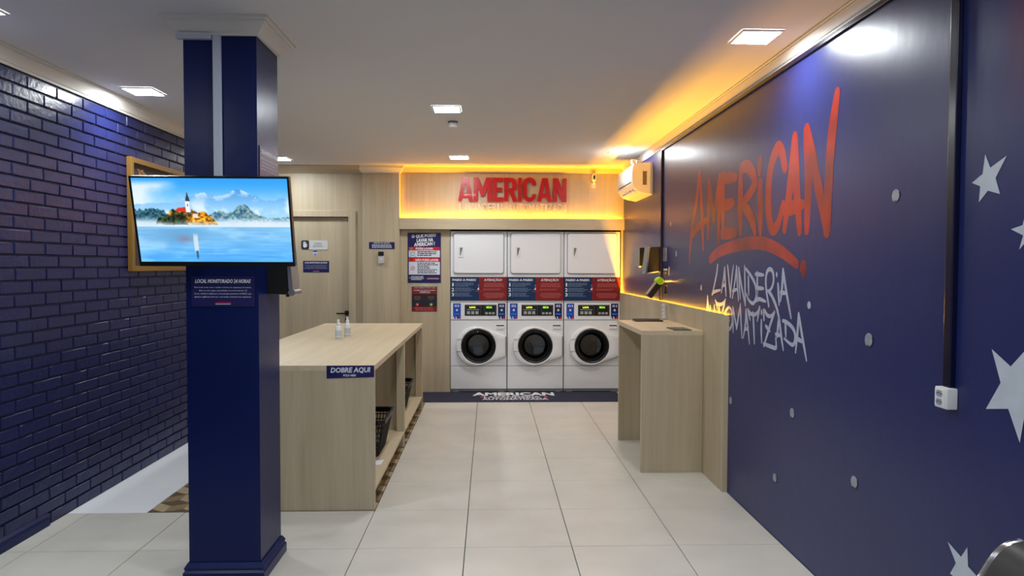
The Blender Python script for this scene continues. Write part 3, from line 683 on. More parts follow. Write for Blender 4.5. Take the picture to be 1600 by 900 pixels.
# ================================================================== WALL SIGN
sg = thing('wall_sign', (0.285, Y_SIGN, 2.24), 'red raised letters AMERICAN over pale LAVANDERIA AUTOMATIZADA, amber lit', 'sign')
ZX = lambda x: -0.3815 + (x - 128) / (1475 - 128) * 1.333
ZY = lambda y: 2.658 - (y - 92) / (400 - 92) * 0.296
def curve_letter(outers, depth, y0, material, parent, name):
    c = bpy.data.curves.new('c', 'CURVE'); c.dimensions = '2D'; c.fill_mode = 'BOTH'; c.extrude = depth / 2
    for pts in outers:
        sp = c.splines.new('POLY'); sp.points.add(len(pts) - 1); sp.use_cyclic_u = True
        for i, (x, y) in enumerate(pts): sp.points[i].co = (ZX(x), ZY(y), 0, 1)
    o = bpy.data.objects.new('c', c); COL.objects.link(o); dg = bpy.context.evaluated_depsgraph_get(); dg.update()
    me = bpy.data.meshes.new_from_object(o.evaluated_get(dg))
    mb = MB(); mb.add([(v.co.x, y0 - v.co.z, v.co.y) for v in me.vertices], [tuple(p.vertices) for p in me.polygons])
    bpy.data.objects.remove(o); bpy.data.curves.remove(c); bpy.data.meshes.remove(me)
    return obj(name, mb, material, parent)
def arc(cx, cy, rx, ry, a0, a1, n=7): return [(cx + rx * math.cos(math.radians(a0 + (a1 - a0) * k / n)), cy - ry * math.sin(math.radians(a0 + (a1 - a0) * k / n))) for k in range(n + 1)]
LET = [
 [[(180, 95), (258, 95), (315, 398), (262, 398), (250, 348), (182, 348), (172, 392), (128, 390)], [(218, 165), (240, 292), (192, 292)]],
 [[(318, 95), (382, 95), (430, 225), (475, 95), (538, 95), (538, 400), (488, 400), (488, 225), (450, 330), (410, 330), (372, 225), (372, 395), (318, 395)]],
 [[(552, 95), (685, 95), (685, 150), (605, 150), (605, 222), (668, 222), (668, 278), (605, 278), (605, 345), (685, 345), (685, 400), (552, 400)]],
 [[(697, 95)] + arc(782, 165, 72, 70, 90, 0) + arc(782, 205, 72, 75, 0, -60) + [(862, 400), (806, 400), (764, 284), (748, 284), (748, 395), (697, 395)], [(748, 148)] + arc(774, 172, 24, 24, 90, 0, 4) + arc(774, 206, 24, 26, 0, -90, 4) + [(748, 232)]],
 [[(872, 95), (918, 95), (918, 400), (872, 400)]],
 [[(1095, 192)] + arc(1013, 172, 82, 82, 0, 180, 12) + arc(1013, 318, 82, 82, 180, 360, 12) + [(1095, 303), (1045, 303)] + arc(1013, 316, 32, 32, 0, -180, 8) + arc(1013, 176, 32, 32, 180, 0, 8) + [(1045, 192)]],
 [[(1168, 98), (1240, 98), (1292, 400), (1238, 400), (1226, 348), (1172, 348), (1160, 400), (1110, 397)], [(1203, 170), (1222, 292), (1180, 292)]],
 [[(1305, 98), (1370, 98), (1425, 250), (1425, 98), (1475, 98), (1475, 400), (1415, 400), (1357, 250), (1357, 397), (1305, 397)]]]
for l in LET: curve_letter(l, 0.022, Y_SIGN - 0.018, RED_SIGN, sg, 'red_letter')
FS = BACK(Y_SIGN)
def spaced(word, u0, u1, v0, v1):
    wid = {'I': 0.45, 'M': 1.25}
    tot = sum(wid.get(ch, 1.0) for ch in word); a = u0
    for ch in word:
        w_ = (u1 - u0) * wid.get(ch, 1.0) / tot; text(ch, FS, a + w_ * 0.07, a + w_ * 0.93, v0, v1, 0.020, SIGN_WHITE, sg, bold=0.0, name='pale_letter', thick=0.014); a += w_
spaced('LAVANDERIA', ZX(138), ZX(697), ZY(525), ZY(428)); spaced('AUTOMATIZADA', ZX(745), ZX(1490), ZY(525), ZY(428))
obj('led_strip', MB().box(X_PIER1 + 0.022, XR - 0.022, Y_SIGN - 0.098, Y_SIGN - 0.091, H - 0.009, H - 0.002), LED_MAT, wall_back)
obj('led_strip', MB().box(X_PIER1 + 0.0005, X_PIER1 + 0.004, 8.562, 8.606, 2.16, 2.705), LED_MAT, wall_back)
obj('led_strip', MB().box(X_PIER1 + 0.02, XR - 0.02, 8.575, 8.600, 2.079, 2.083), LED_MAT, wall_back)

# small camera on the sign panel
sc_ = thing('security_camera', (1.287, Y_SIGN, 2.53), 'small white camera on the amber-lit panel right of the sign', 'camera')
mb = MB(); fpoly(mb, FS, rrect(1.262, 1.312, 2.535, 2.60, 0.006), 0.0, 0.012); obj('mount', mb, WHITE_PLA, sc_)
obj('neck', MB().tube([(1.287, Y_SIGN - 0.01, 2.585), (1.287, Y_SIGN - 0.04, 2.60), (1.287, Y_SIGN - 0.045, 2.62)], 0.010), WHITE_PLA, sc_, smooth=True)
hd_ = obj('camera_head', MB().box(1.258, 1.312, Y_SIGN - 0.085, Y_SIGN - 0.025, 2.612, 2.700, 0.016), WHITE_PLA, sc_, smooth=True)
mb = MB(); fpoly(mb, BACK(Y_SIGN - 0.085), rrect(1.272, 1.298, 2.635, 2.685, 0.010), 0.0, 0.002); obj('lens_window', mb, BLACK_PLA, hd_)

# ================================================================== FLOOR MAT
mt = obj('floor_mat', MB().box(-0.960, 1.590, 7.995, 8.632, 0.0, 0.006, 0.002), mat('navy_rubber_mat', (34, 38, 62), 0.75, bump=(200, 0.3)), label='navy logo mat lying along the front of the machines', cat='mat')
FM = FLOORF(0.006)
text('AMERICAN', FM, -0.20, 0.795, 8.36, 8.58, 0.0012, INK_WHITE, mt, bold=0.045)
text('LAVANDERIA', FM, -0.06, 0.62, 8.235, 8.325, 0.0012, INK_WHITE, mt, bold=0.035); text('AUTOMATIZADA', FM, -0.08, 0.70, 8.105, 8.205, 0.0012, INK_WHITE, mt, bold=0.035)
mb = MB()
for a, b in ((-0.10, -0.07), (0.66, 0.70)): fplate(mb, FM, a, b, 8.25, 8.31, 0.0, 0.0012)
obj('red_mark', mb, INK_RED, mt)

# ================================================================== WALL PRINTS
def plate(name, F, u0, u1, v0, v1, material, label, cat, th=0.004):
    mb = MB(); fplate(mb, F, u0, u1, v0, v1, 0.0003, th); return obj(name, mb, material, label=label, cat=cat)
MON = ('LOCAL MONITORADO 24 HORAS', ['Este local conta com o melhor sistema de segurança da cidade.', 'Além de uma equipe especializada em monitoramento 24', 'horas, também utilizamos a tecnologia americana da RING, que', 'garante vigilância remota e em tempo real para sua segurança.'])
def monitor_sign(F, u0, u1, v0, v1, label, material=INK_NAVY):
    p = plate('notice_sign', F, u0, u1, v0, v1, material, label, 'sign')
    w, h = u1 - u0, v1 - v0
    text(MON[0], F, u0 + 0.06 * w, u1 - 0.06 * w, v0 + 0.78 * h, v0 + 0.91 * h, 0.005, INK_WHITE, p, bold=0.03, shear=0.2)
    for k, l in enumerate(MON[1]):
        z = v0 + (0.60 - 0.105 * k) * h; text(l, F, u0 + (0.12 if k == 1 else 0.05) * w, u1 - (0.12 if k == 1 else 0.05) * w, z, z + 0.065 * h, 0.005, INK_PALE, p, res=1)
    text('AMERICAN', F, u0 + 0.38 * w, u1 - 0.38 * w, v0 + 0.105 * h, v0 + 0.15 * h, 0.005, INK_RED, p, bold=0.02)
    mb = MB(); fplate(mb, F, u0 + 0.38 * w, u1 - 0.38 * w, v0 + 0.07 * h, v0 + 0.09 * h, 0.004, 0.005); obj('rule', mb, INK_PALE, p)
    return p
monitor_sign(BACK(CY0), -1.466, -1.158, 1.372, 1.520, 'navy LOCAL MONITORADO notice on the pillar under the television')
monitor_sign(LEFT(CX1), 3.510, 3.810, 2.005, 2.170, 'notice high on the right side of the pillar, seen edge-on')
FDR = BACK(Y_DOOR + 0.035)
monitor_sign(FDR, -2.280, -1.965, 1.488, 1.626, 'navy notice stuck on the door below the white access sign')
ar = thing('access_sign', (-2.14, Y_DOOR + 0.035, 1.76), 'white ACESSO RESTRITO sign with a hand symbol on the door', 'sign')
mb = MB(); fpoly(mb, FDR, rrect(-2.215, -1.978, 1.764, 1.878, 0.02), 0.0003, 0.006); obj('white_plate', mb, mat('sign_silver', (205, 207, 206), 0.35), ar)
mb = MB(); fpoly(mb, FDR, rrect(-2.300, -2.205, 1.772, 1.878, 0.02), 0.0006, 0.009); bp_ = obj('hand_plate', mb, mat('charcoal_print', (44, 44, 50), 0.4), ar)
mb = MB(); fpoly(mb, FDR, circ(-2.258, 1.812, 0.020, 14, 0.024), 0.009, 0.010)
for k in range(4): fpoly(mb, FDR, rrect(-2.276 + k * 0.0098, -2.268 + k * 0.0098, 1.82, 1.852 + (0.006, 0.012, 0.010, 0.0)[k], 0.0035, 2), 0.009, 0.0101)
fpoly(mb, FDR, [(-2.244, 1.80), (-2.228, 1.835), (-2.223, 1.832), (-2.236, 1.792)], 0.009, 0.0102)
obj('hand_symbol', mb, INK_PALE, bp_)
text('ACESSO', FDR, -2.145, -2.050, 1.828, 1.850, 0.0065, INK_BLACK, ar); text('RESTRITO', FDR, -2.155, -2.040, 1.795, 1.817, 0.0065, INK_BLACK, ar)
stk = plate('door_sticker', FDR, -2.160, -2.108, 1.702, 1.754, INK_PALE, 'tiny blue and white shield sticker under the access sign', 'sticker', 0.0015)
mb = MB(); fplate(mb, FDR, -2.158, -2.110, 1.735, 1.752, 0.0015, 0.0022); fpoly(mb, FDR, [(-2.158, 1.715), (-2.110, 1.715), (-2.125, 1.703), (-2.143, 1.703)], 0.0015, 0.0022); obj('blue_band', mb, INK_BLUE, stk)
FP = BACK(Y_PIER)
hp = plate('help_sign', FP, -1.462, -1.152, 1.775, 1.858, INK_NAVY, 'narrow navy PRECISA DE AJUDA notice above the doorbell', 'sign')
text('PRECISA DE AJUDA?', FP, -1.405, -1.21, 1.838, 1.852, 0.005, INK_WHITE, hp, bold=0.03); small_print(FP, -1.45, -1.165, 1.785, 1.832, 3, 0.005, INK_PALE, hp, 0.2, True, seed=6)
db = thing('video_doorbell', (-1.314, Y_PIER, 1.60), 'black and silver video doorbell on the oak pier', 'doorbell')
mb = MB(); fpoly(mb, FP, rrect(-1.348, -1.280, 1.600, 1.742, 0.012), 0.0003, 0.026); obj('doorbell_body', mb, mat('doorbell_silver', (196, 198, 198), 0.35), db)
mb = MB(); fpoly(mb, FP, rrect(-1.348, -1.280, 1.690, 1.742, 0.008), 0.026, 0.031); obj('camera_cover', mb, BLACK_PLA, db)
mb = MB(); fpoly(mb, FP, circ(-1.314, 1.648, 0.016), 0.026, 0.030); bt_ = obj('button', mb, WHITE_PLA, db)
mb = MB(); mb.lathe([(0.016, -0.0305), (0.0145, -0.0305)], (-1.314, Y_PIER, 1.648), 'y', 20); obj('button_ring', mb, GREY_PLA, bt_)

FB = BACK(YB)
po = plate('poster', FB, -1.004, -0.595, 1.360, 1.978, INK_NAVY, 'tall navy poster O QUE POSSO LAVAR NA AMERICAN with washing rules', 'poster')
for k, (s_, a, b) in enumerate((('O QUE POSSO', -0.955, -0.655), ('LAVAR NA', -0.895, -0.690), ('AMERICAN ?', -0.928, -0.668))):
    z = 1.915 - 0.050 * k; text(s_, FB, a, b, z, z + 0.045, 0.005, INK_WHITE, po, bold=0.04, shear=0.1, tilt=0.06)
for z0, z1, s_, a, b in ((1.762, 1.802, 'PODE LAVAR:', -0.905, -0.690), (1.622, 1.668, 'NÃO PODE LAVAR:', -0.910, -0.625)):
    mb = MB(); fplate(mb, FB, -0.990, -0.608, z0, z1, 0.004, 0.0048); band = obj('red_band', mb, INK_RED, po)
    text(s_, FB, a, b, z0 + 0.007, z1 - 0.006, 0.0056, INK_WHITE, band, bold=0.03, shear=0.12)
    mb = MB(); fpoly(mb, FB, circ(-0.958, (z0 + z1) / 2, 0.014), 0.0048, 0.0056); obj('round_mark', mb, INK_GREEN if z0 > 1.7 else INK_DARKRED, band)
for z0, z1, n_ in ((1.676, 1.760, 3), (1.462, 1.620, 7)):
    mb = MB(); fplate(mb, FB, -0.990, -0.608, z0, z1, 0.004, 0.0048); pb = obj('pale_box', mb, INK_PALE, po)
    small_print(FB, -0.885, -0.622, z0 + 0.012, z1 - 0.006, n_, 0.0054, INK_BLACK, pb, 0.45, seed=n_)
    cz = (z0 + z1) / 2; cx = -0.942
    mb = MB(); mb.lathe([(0.026, -0.0054), (0.021, -0.0054)], (cx, YB, cz), 'y', 22)
    if n_ == 7: fpoly(mb, FB, [(cx - 0.019, cz - 0.015), (cx - 0.015, cz - 0.019), (cx + 0.019, cz + 0.015), (cx + 0.015, cz + 0.019)], 0.0048, 0.0055)
    else:
        for dx, dz in ((-1, -1), (1, -1), (1, 1), (-1, 1)):
            fplate(mb, FB, cx + dx * 0.030 - 0.006, cx + dx * 0.030 + 0.006, cz + dz * 0.034 - 0.0015, cz + dz * 0.034 + 0.0015, 0.0048, 0.0055)
            fplate(mb, FB, cx + dx * 0.034 - 0.0015, cx + dx * 0.034 + 0.0015, cz + dz * 0.030 - 0.006, cz + dz * 0.030 + 0.006, 0.0048, 0.0055)
    obj('symbol', mb, INK_RED if n_ == 7 else INK_BLACK, pb)
mb = MB(); fpoly(mb, FB, [(-0.988, 1.415), (-0.966, 1.415), (-0.977, 1.437)], 0.004, 0.005); obj('warning_mark', mb, INK_GREEN, po)
small_print(FB, -0.962, -0.800, 1.393, 1.445, 4, 0.005, INK_PALE, po, 0.2, seed=8); text('AMERICAN', FB, -0.765, -0.620, 1.420, 1.433, 0.005, INK_RED, po, bold=0.02)
mb = MB(); fplate(mb, FB, -0.765, -0.620, 1.408, 1.414, 0.004, 0.005); obj('rule', mb, INK_PALE, po)
p2 = plate('poster', FB, -0.954, -0.643, 1.007, 1.312, mat('poster_dark', (38, 26, 30), 0.35), 'small dark red poster with two baskets below the navy poster', 'poster')
mb = MB(); fplate(mb, FB, -0.952, -0.645, 1.222, 1.294, 0.004, 0.0048); obj('red_field', mb, INK_DARKRED, p2)
mb = MB(); fplate(mb, FB, -0.952, -0.645, 1.009, 1.066, 0.004, 0.0048); obj('red_field', mb, INK_DARKRED, p2)
text('LAVE E SEQUE TUDO QUE', FB, -0.932, -0.662, 1.292, 1.305, 0.0056, INK_PALE, p2, bold=0.02); text('COUBER NO CESTO PADRÃO', FB, -0.932, -0.662, 1.262, 1.277, 0.0056, INK_PALE, p2, bold=0.02)
text('AMERICAN', FB, -0.860, -0.730, 1.238, 1.254, 0.0056, INK_PALE, p2, bold=0.03); mb = MB(); fplate(mb, FB, -0.862, -0.728, 1.226, 1.233, 0.0048, 0.0056); obj('rule', mb, INK_RED, p2)
small_print(FB, -0.93, -0.665, 1.015, 1.062, 2, 0.0056, INK_PINK, p2, 0.2, True, seed=12)
for cx, m_ in ((-0.886, INK_RED), (-0.716, INK_GREEN)):
    mb = MB(); fpoly(mb, FB, [(cx - 0.052, 1.145), (cx + 0.052, 1.145), (cx + 0.042, 1.070), (cx - 0.042, 1.070)], 0.004, 0.0048); obj('basket_picture', mb, mat('picture_blue', (22, 34, 56), 0.4), p2)
    mb = MB(); small_print(FB, cx - 0.05, cx + 0.05, 1.148, 1.200, 3, 0.005, mat('picture_tan', (120, 88, 66), 0.5), p2, 0.5, True, seed=int(cx * 100) % 50, name='clothes_picture')
    mb = MB(); fpoly(mb, FB, circ(cx, 1.092, 0.019), 0.0048, 0.0056); mk = obj('round_mark', mb, m_, p2)
    mb = MB()
    segs = ((-0.008, -0.008, 0.008, 0.008), (-0.008, 0.008, 0.008, -0.008)) if m_ is INK_RED else ((-0.009, 0.0, -0.002, -0.008), (-0.002, -0.008, 0.010, 0.009))
    for a, b, c, d in segs:
        L_ = math.hypot(c - a, d - b); nx, nz = -(d - b) / L_ * 0.0022, (c - a) / L_ * 0.0022
        fpoly(mb, FB, [(cx + a - nx, 1.092 + b - nz), (cx + c - nx, 1.092 + d - nz), (cx + c + nx, 1.092 + d + nz), (cx + a + nx, 1.092 + b + nz)], 0.0056, 0.0062)
    obj('cross' if m_ is INK_RED else 'tick', mb, INK_WHITE, mk)

# ================================================================== FOLDING COUNTER
KX0, KX1, KY0, KY1, KZ = -1.800, -0.732, 4.464, 7.720, 0.937
ct = thing('folding_counter', ((KX0 + KX1) / 2, (KY0 + KY1) / 2, 0), 'long oak folding counter with open shelves and a DOBRE AQUI sign', 'counter')
obj('counter_top', MB().box(KX0, KX1, KY0, 6.098, KZ - 0.036, KZ, 0.0015), WOOD_Y, ct)
obj('counter_top', MB().box(KX0, KX1, 6.1005, KY1, KZ - 0.036, KZ, 0.0015), WOOD_Y, ct)
obj('end_panel', MB().box(KX0, KX1 - 0.0003, KY0 + 0.0005, KY0 + 0.036, 0.0, KZ - 0.0362, 0.001), WOOD_V, ct)
obj('end_panel', MB().box(KX0, KX1, KY1 - 0.036, KY1, 0.0, KZ - 0.0362, 0.001), WOOD_V, ct)
obj('divider', MB().box(KX0, KX1 - 0.020, 6.082, 6.118, 0.0, KZ - 0.0362), WOOD_V, ct)
obj('stile', MB().box(KX1 - 0.066, KX1, 6.020, 6.080, 0.141, KZ - 0.0362, 0.001), WOOD_V, ct)
obj('stile', MB().box(KX1 - 0.070, KX1, KY1 - 0.098, KY1 - 0.037, 0.141, KZ - 0.0362, 0.001), WOOD_V, ct)
obj('foot', MB().box(KX1 - 0.066, KX1 - 0.006, 6.020, 6.080, 0.0, 0.119, 0.001), WOOD_V, ct)
obj('back_panel', MB().box(-1.275, -1.257, KY0 + 0.037, KY1 - 0.037, 0.119, KZ - 0.0362), WOOD_V, ct)
obj('shelf', MB().box(-1.256, KX1, KY0 + 0.0365, 6.0815, 0.120, 0.140, 0.001), WOOD_Y, ct)
obj('shelf', MB().box(-1.256, KX1, 6.1185, KY1 - 0.0365, 0.120, 0.140, 0.001), WOOD_Y, ct)
obj('outer_panel', MB().box(KX0, KX0 + 0.018, KY0 + 0.037, KY1 - 0.037, 0.0, KZ - 0.0362), WOOD_V, ct)
FC = BACK(KY0)
mb = MB(); fpoly(mb, FC, [(-1.035, 0.9365), (-0.7335, 0.9375), (-0.7335, 0.863), (-1.035, 0.855)], 0.0003, 0.003)
fs = obj('fold_here_sign', mb, INK_NAVY, ct, label='navy plate reading DOBRE AQUI, FOLD HERE')
text('DOBRE AQUI', FC, -1.010, -0.757, 0.886, 0.926, 0.0036, INK_PALE, fs, bold=0.035, shear=0.15, tilt=0.012)
text('FOLD HERE', FC, -0.930, -0.848, 0.867, 0.881, 0.0036, INK_PALE, fs, bold=0.03, shear=0.15)

# laundry baskets
BASK = mat('black_basket_plastic', (16, 15, 15), 0.35)
def basket(x0, x1, y0, y1, z0, h, label):
    t = thing('laundry_basket', ((x0 + x1) / 2, (y0 + y1) / 2, z0), label, 'basket', 'laundry baskets on the counter shelf')
    def loop(k, n_=4):
        i = 0.055 * (1 - k); return [(u, v, z0 + 0.004 + (h - 0.01) * k) for u, v in rrect(x0 + i, x1 - i, y0 + i, y1 - i, 0.05, n_)]
    def dens(k, m=72):
        L = loop(k); P = [Vector(p) for p in L] + [Vector(L[0])]; d = [0]
        for a, b in zip(P[:-1], P[1:]): d.append(d[-1] + (b - a).length)
        out = []
        for q in range(m):
            s_ = d[-1] * q / m; i = max(j for j in range(len(d)) if d[j] <= s_ + 1e-9); i = min(i, len(P) - 2)
            t_ = (s_ - d[i]) / max(d[i + 1] - d[i], 1e-9); out.append(tuple(P[i].lerp(P[i + 1], t_)))
        return out
    mb = MB(); lo, hi = dens(0.02), dens(0.93)
    for a, b in zip(lo, hi): mb.tube([a, b], 0.0036, 4, False)
    for k in (0.12, 0.26, 0.40, 0.54, 0.68, 0.82):
        L = dens(k, 36); mb.tube(L + [L[0]], 0.0042, 4, False)
    obj('mesh_side', mb, BASK, t)
    mb = MB(); mb.prism([(p[0], p[1]) for p in loop(0.0)], 'z', z0, z0 + 0.006); obj('bottom', mb, BASK, t)
    i_ = [rrect(x0 + a, x1 - a, y0 + a, y1 - a, 0.05) for a in (0.008, -0.010, -0.010, 0.002)]
    zz = (z0 + h - 0.040, z0 + h - 0.030, z0 + h - 0.002, z0 + h)
    obj('rim', MB().loops([[(u, v, z) for u, v in L] for L, z in zip(i_, zz)] + [[(u, v, z0 + h - 0.004) for u, v in rrect(x0 + 0.012, x1 - 0.012, y0 + 0.012, y1 - 0.012, 0.045)]]), BASK, t)
basket(-1.215, -0.775, 5.14, 5.66, 0.1402, 0.29, 'black plastic laundry basket on the shelf nearest the DOBRE AQUI sign')
basket(-1.215, -0.785, 6.72, 7.22, 0.1402, 0.27, 'black plastic laundry basket on the far shelf nearest the machines')
mb = MB()
mb.loops([[(-0.86, 4.98, 0.1405), (-0.775, 5.00, 0.142), (-0.765, 5.10, 0.150), (-0.85, 5.09, 0.146)], [(-0.86, 4.98, 0.1415), (-0.775, 5.00, 0.143), (-0.765, 5.10, 0.151), (-0.85, 5.09, 0.147)]], True, True)
obj('paper_sheet', mb, INK_WHITE, label='small white paper on the shelf in front of the nearest basket', cat='paper')

# spray bottles
BOT = mat('bottle_plastic', (226, 228, 226), 0.3, coat=0.2)
def bottle(x, y, label, sc):
    t = thing('spray_bottle', (x, y, KZ), label, 'bottle', 'spray bottles on the counter')
    c = (x, y, KZ)
    b = obj('bottle_body', MB().lathe([(0.0, 0.0), (0.0255, 0.0), (0.0275, 0.004), (0.0275, 0.098 * sc), (0.024, 0.112 * sc), (0.013, 0.120 * sc), (0.013, 0.126 * sc)], c, 'z', 20), BOT, t, smooth=True)
    obj('nozzle', MB().lathe([(0.016, 0.126 * sc), (0.016, 0.142 * sc), (0.011, 0.146 * sc), (0.010, 0.172 * sc), (0.0, 0.174 * sc)], c, 'z', 16).box(x - 0.005, x + 0.005, y - 0.022, y - 0.008, KZ + 0.158 * sc, KZ + 0.166 * sc), BOT, t, smooth=True)
    obj('label_band', MB().lathe([(0.0279, 0.030), (0.0279, 0.080)], c, 'z', 20), mat('bottle_label', (188, 194, 200), 0.5), b, smooth=True)
    obj('grey_line', MB().lathe([(0.0281, 0.012), (0.0281, 0.016)], c, 'z', 20), GREY_PLA, b)
bottle(-1.297, 6.035, 'white spray bottle standing left, nearer the camera, on the counter', 1.0)
bottle(-1.266, 6.265, 'white spray bottle standing right and farther back on the counter', 1.03)

# ================================================================== CONSOLE AND LIT BACKSPLASH
bs = thing('backsplash', (1.645, 6.71, 0), 'low oak wall lining with amber light along its top, right wall', 'wall lining')
obj('lining_panel', MB().box(1.628, 1.642, 4.787, 8.634, 0.0, 1.243), WOOD_V, bs)
obj('end_cap', MB().box(1.628, 1.6645, 4.770, 4.786, 0.0, 1.238, 0.001), WOOD_V, bs)
obj('led_strip', MB().box(1.643, 1.664, 4.80, 8.63, 1.160, 1.164), LED_MAT, bs)
cn = thing('console_table', (1.395, 5.75, 0), 'narrow oak console table standing against the lit lining', 'table')
obj('table_top', MB().box(1.160, 1.6275, 5.235, 6.262, 1.049, 1.087, 0.0015), WOOD_Y, cn)
obj('leg_panel', MB().box(1.160, 1.6275, 5.2355, 5.273, 0.0, 1.0485, 0.001), WOOD_V, cn)
obj('leg_panel', MB().box(1.172, 1.6275, 6.224, 6.262, 0.0, 1.0485, 0.001), WOOD_V, cn)
mb = MB(); mb.box(1.285, 1.535, 6.085, 6.215, 1.0872, 1.098, 0.003); ty = obj('flat_tray', mb, BLACK_PLA, label='flat black tray at the far end of the console', cat='tray')
obj('raised_edge', MB().box(1.290, 1.530, 6.205, 6.211, 1.098, 1.103), BLACK_PLA, ty)
mb = MB(); mb.box(1.405, 1.545, 5.245, 5.470, 1.0872, 1.093, 0.002); tb = obj('tablet', mb, mat('dark_glass', (30, 30, 32), 0.15), label='thin dark tablet lying on the near end of the console', cat='tablet')
obj('tablet_screen', MB().box(1.413, 1.537, 5.258, 5.457, 1.0928, 1.0935), mat('screen_off', (58, 60, 60), 0.2), tb)
ps = thing('power_strip', (1.62, 6.39, 1.09), 'slim white cable box on the lining above the console', 'cable box')
obj('strip_body', MB().box(1.606, 1.6278, 6.352, 6.428, 1.093, 1.226, 0.004), WHITE_PLA, ps)
mb = MB()
for k in range(3): fplate(mb, RIGHT(1.606), -6.405, -6.375, 1.115 + k * 0.036, 1.125 + k * 0.036, 0.0, 0.0008)
obj('slot_mark', mb, GREY_PLA, ps)

# devices on the right wall
GREYF = mat('device_grey', (104, 108, 112), 0.35)
d1 = thing('wall_dispenser', (1.61, 7.32, 1.574), 'square black wall box with grey front, farther of the two', 'dispenser')
obj('dispenser_body', MB().box(1.562, 1.6645, 7.20, 7.45, 1.576, 1.767, 0.004), BLACK_PLA, d1)
obj('front_cover', MB().box(1.552, 1.5625, 7.197, 7.453, 1.574, 1.769, 0.003), GREYF, d1)
obj('outlet', MB().box(1.565, 1.59, 7.25, 7.30, 1.562, 1.576, 0.002), WHITE_PLA, d1)
d2 = thing('wall_dispenser', (1.60, 6.78, 1.505), 'taller leaning black wall box nearer the camera, underside coloured pale as if lit', 'dispenser')
obj('dispenser_body', MB().prism([(1.6645, 1.530), (1.527, 1.512), (1.553, 1.758), (1.6645, 1.764)], 'y', 6.70, 6.865), BLACK_PLA, d2)
obj('front_cover', MB().prism([(1.527, 1.500), (1.512, 1.500), (1.540, 1.764), (1.553, 1.764)], 'y', 6.696, 6.869), GREYF, d2)
obj('underside', MB().prism([(1.64, 1.518), (1.530, 1.502), (1.530, 1.511), (1.64, 1.527)], 'y', 6.705, 6.86), WHITE_PLA, d2)  # lit look of the underside put into its white colour
pt = thing('payment_terminal', (1.545, 6.30, 1.42), 'lime green and black card terminal tilted on a wall arm', 'payment terminal')
def slab(mb, p0, p1, th, y0, y1):
    d = Vector((p1[0] - p0[0], p1[1] - p0[1])).normalized(); n_ = Vector((-d.y, d.x)) * th / 2
    return mb.prism([(p0[0] + n_.x, p0[1] + n_.y), (p1[0] + n_.x, p1[1] + n_.y), (p1[0] - n_.x, p1[1] - n_.y), (p0[0] - n_.x, p0[1] - n_.y)], 'y', y0, y1)
obj('terminal_body', slab(MB(), (1.550, 1.425), (1.452, 1.300), 0.050, 6.26, 6.345), BLACK_PLA, pt)
obj('silver_edge', slab(MB(), (1.528, 1.443), (1.432, 1.318), 0.006, 6.259, 6.346), STEEL, pt)
obj('green_cap', MB().lathe([(0.0, -0.045), (0.030, -0.044), (0.038, -0.034), (0.040, 0.0), (0.038, 0.034), (0.030, 0.044), (0.0, 0.045)], (1.548, 6.302, 1.438), 'y', 20), mat('lime_plastic', (166, 214, 10), 0.35), pt, smooth=True)
obj('mount_arm', MB().tube([(1.575, 6.302, 1.425), (1.61, 6.302, 1.44), (1.6645, 6.302, 1.445)], 0.012, 10), STEEL, pt, smooth=True)
obj('swivel', MB().tube([(1.595, 6.302, 1.425), (1.615, 6.302, 1.39), (1.612, 6.302, 1.325)], [0.014, 0.013, 0.016], 10), BLACK_PLA, pt, smooth=True)
FR = RIGHT(XR)
wl = plate('wall_label', FR, -6.625, -6.50, 1.623, 1.748, mat('label_grey', (150, 152, 156), 0.45), 'small pale label on the wall beside the black boxes', 'label', 0.002)
small_print(FR, -6.615, -6.51, 1.630, 1.742, 6, 0.0025, INK_NAVY, wl, 0.2, seed=2)
wn = plate('wall_notice', FR, -6.63, -6.39, 1.493, 1.570, mat('notice_black', (24, 24, 40), 0.4), 'small black notice with white print above the card terminal', 'sign', 0.003)
small_print(FR, -6.60, -6.43, 1.528, 1.560, 1, 0.0035, INK_PALE, wn, 0.05, True, seed=5); small_print(FR, -6.54, -6.48, 1.502, 1.520, 1, 0.0035, INK_PALE, wn, 0.05, True, seed=4)
mb = MB(); fplate(mb, FR, -6.405, -6.39, 1.493, 1.570, 0.003, 0.004); obj('pale_edge', mb, INK_PALE, wn)
TRK = mat('navy_trunking', (14, 14, 44), 0.25)
tk2 = thing('cable_trunking', (1.655, 4.3, 2.68), 'dark trunking along the top of the right wall with two drops', 'trunking')
obj('ceiling_run', MB().box(1.649, 1.6645, 1.0, 6.70, 2.679, 2.702, 0.002), TRK, tk2)
obj('far_drop', MB().box(1.645, 1.6645, 6.655, 6.695, 1.245, 2.6785, 0.002), TRK, tk2)
obj('near_drop', MB().box(1.645, 1.6645, 2.425, 2.466, 1.146, 2.6785, 0.003), TRK, tk2)
so_ = thing('power_outlet', (1.645, 2.443, 1.07), 'white surface box with two sockets at the end of the trunking', 'power outlet')
obj('outlet_box', MB().box(1.626, 1.6645, 2.408, 2.478, 1.070, 1.145, 0.004), WHITE_PLA, so_, smooth=True)
fc_ = obj('face_plate', MB().box(1.6235, 1.6265, 2.424, 2.474, 1.076, 1.138, 0.001), WHITE_APP, so_)
for k in range(2):
    mb = MB(); zc = 1.092 + k * 0.030; fpoly(mb, RIGHT(1.6235), [(-2.449 + a * 0.019, zc + b * 0.0115) for a, b in ((-1, 0), (-0.6, 1), (0.6, 1), (1, 0), (0.6, -1), (-0.6, -1))], 0.0, 0.0006)
    sk = obj('socket', mb, mat('socket_grey', (150, 156, 166), 0.5), fc_)
mb = MB()
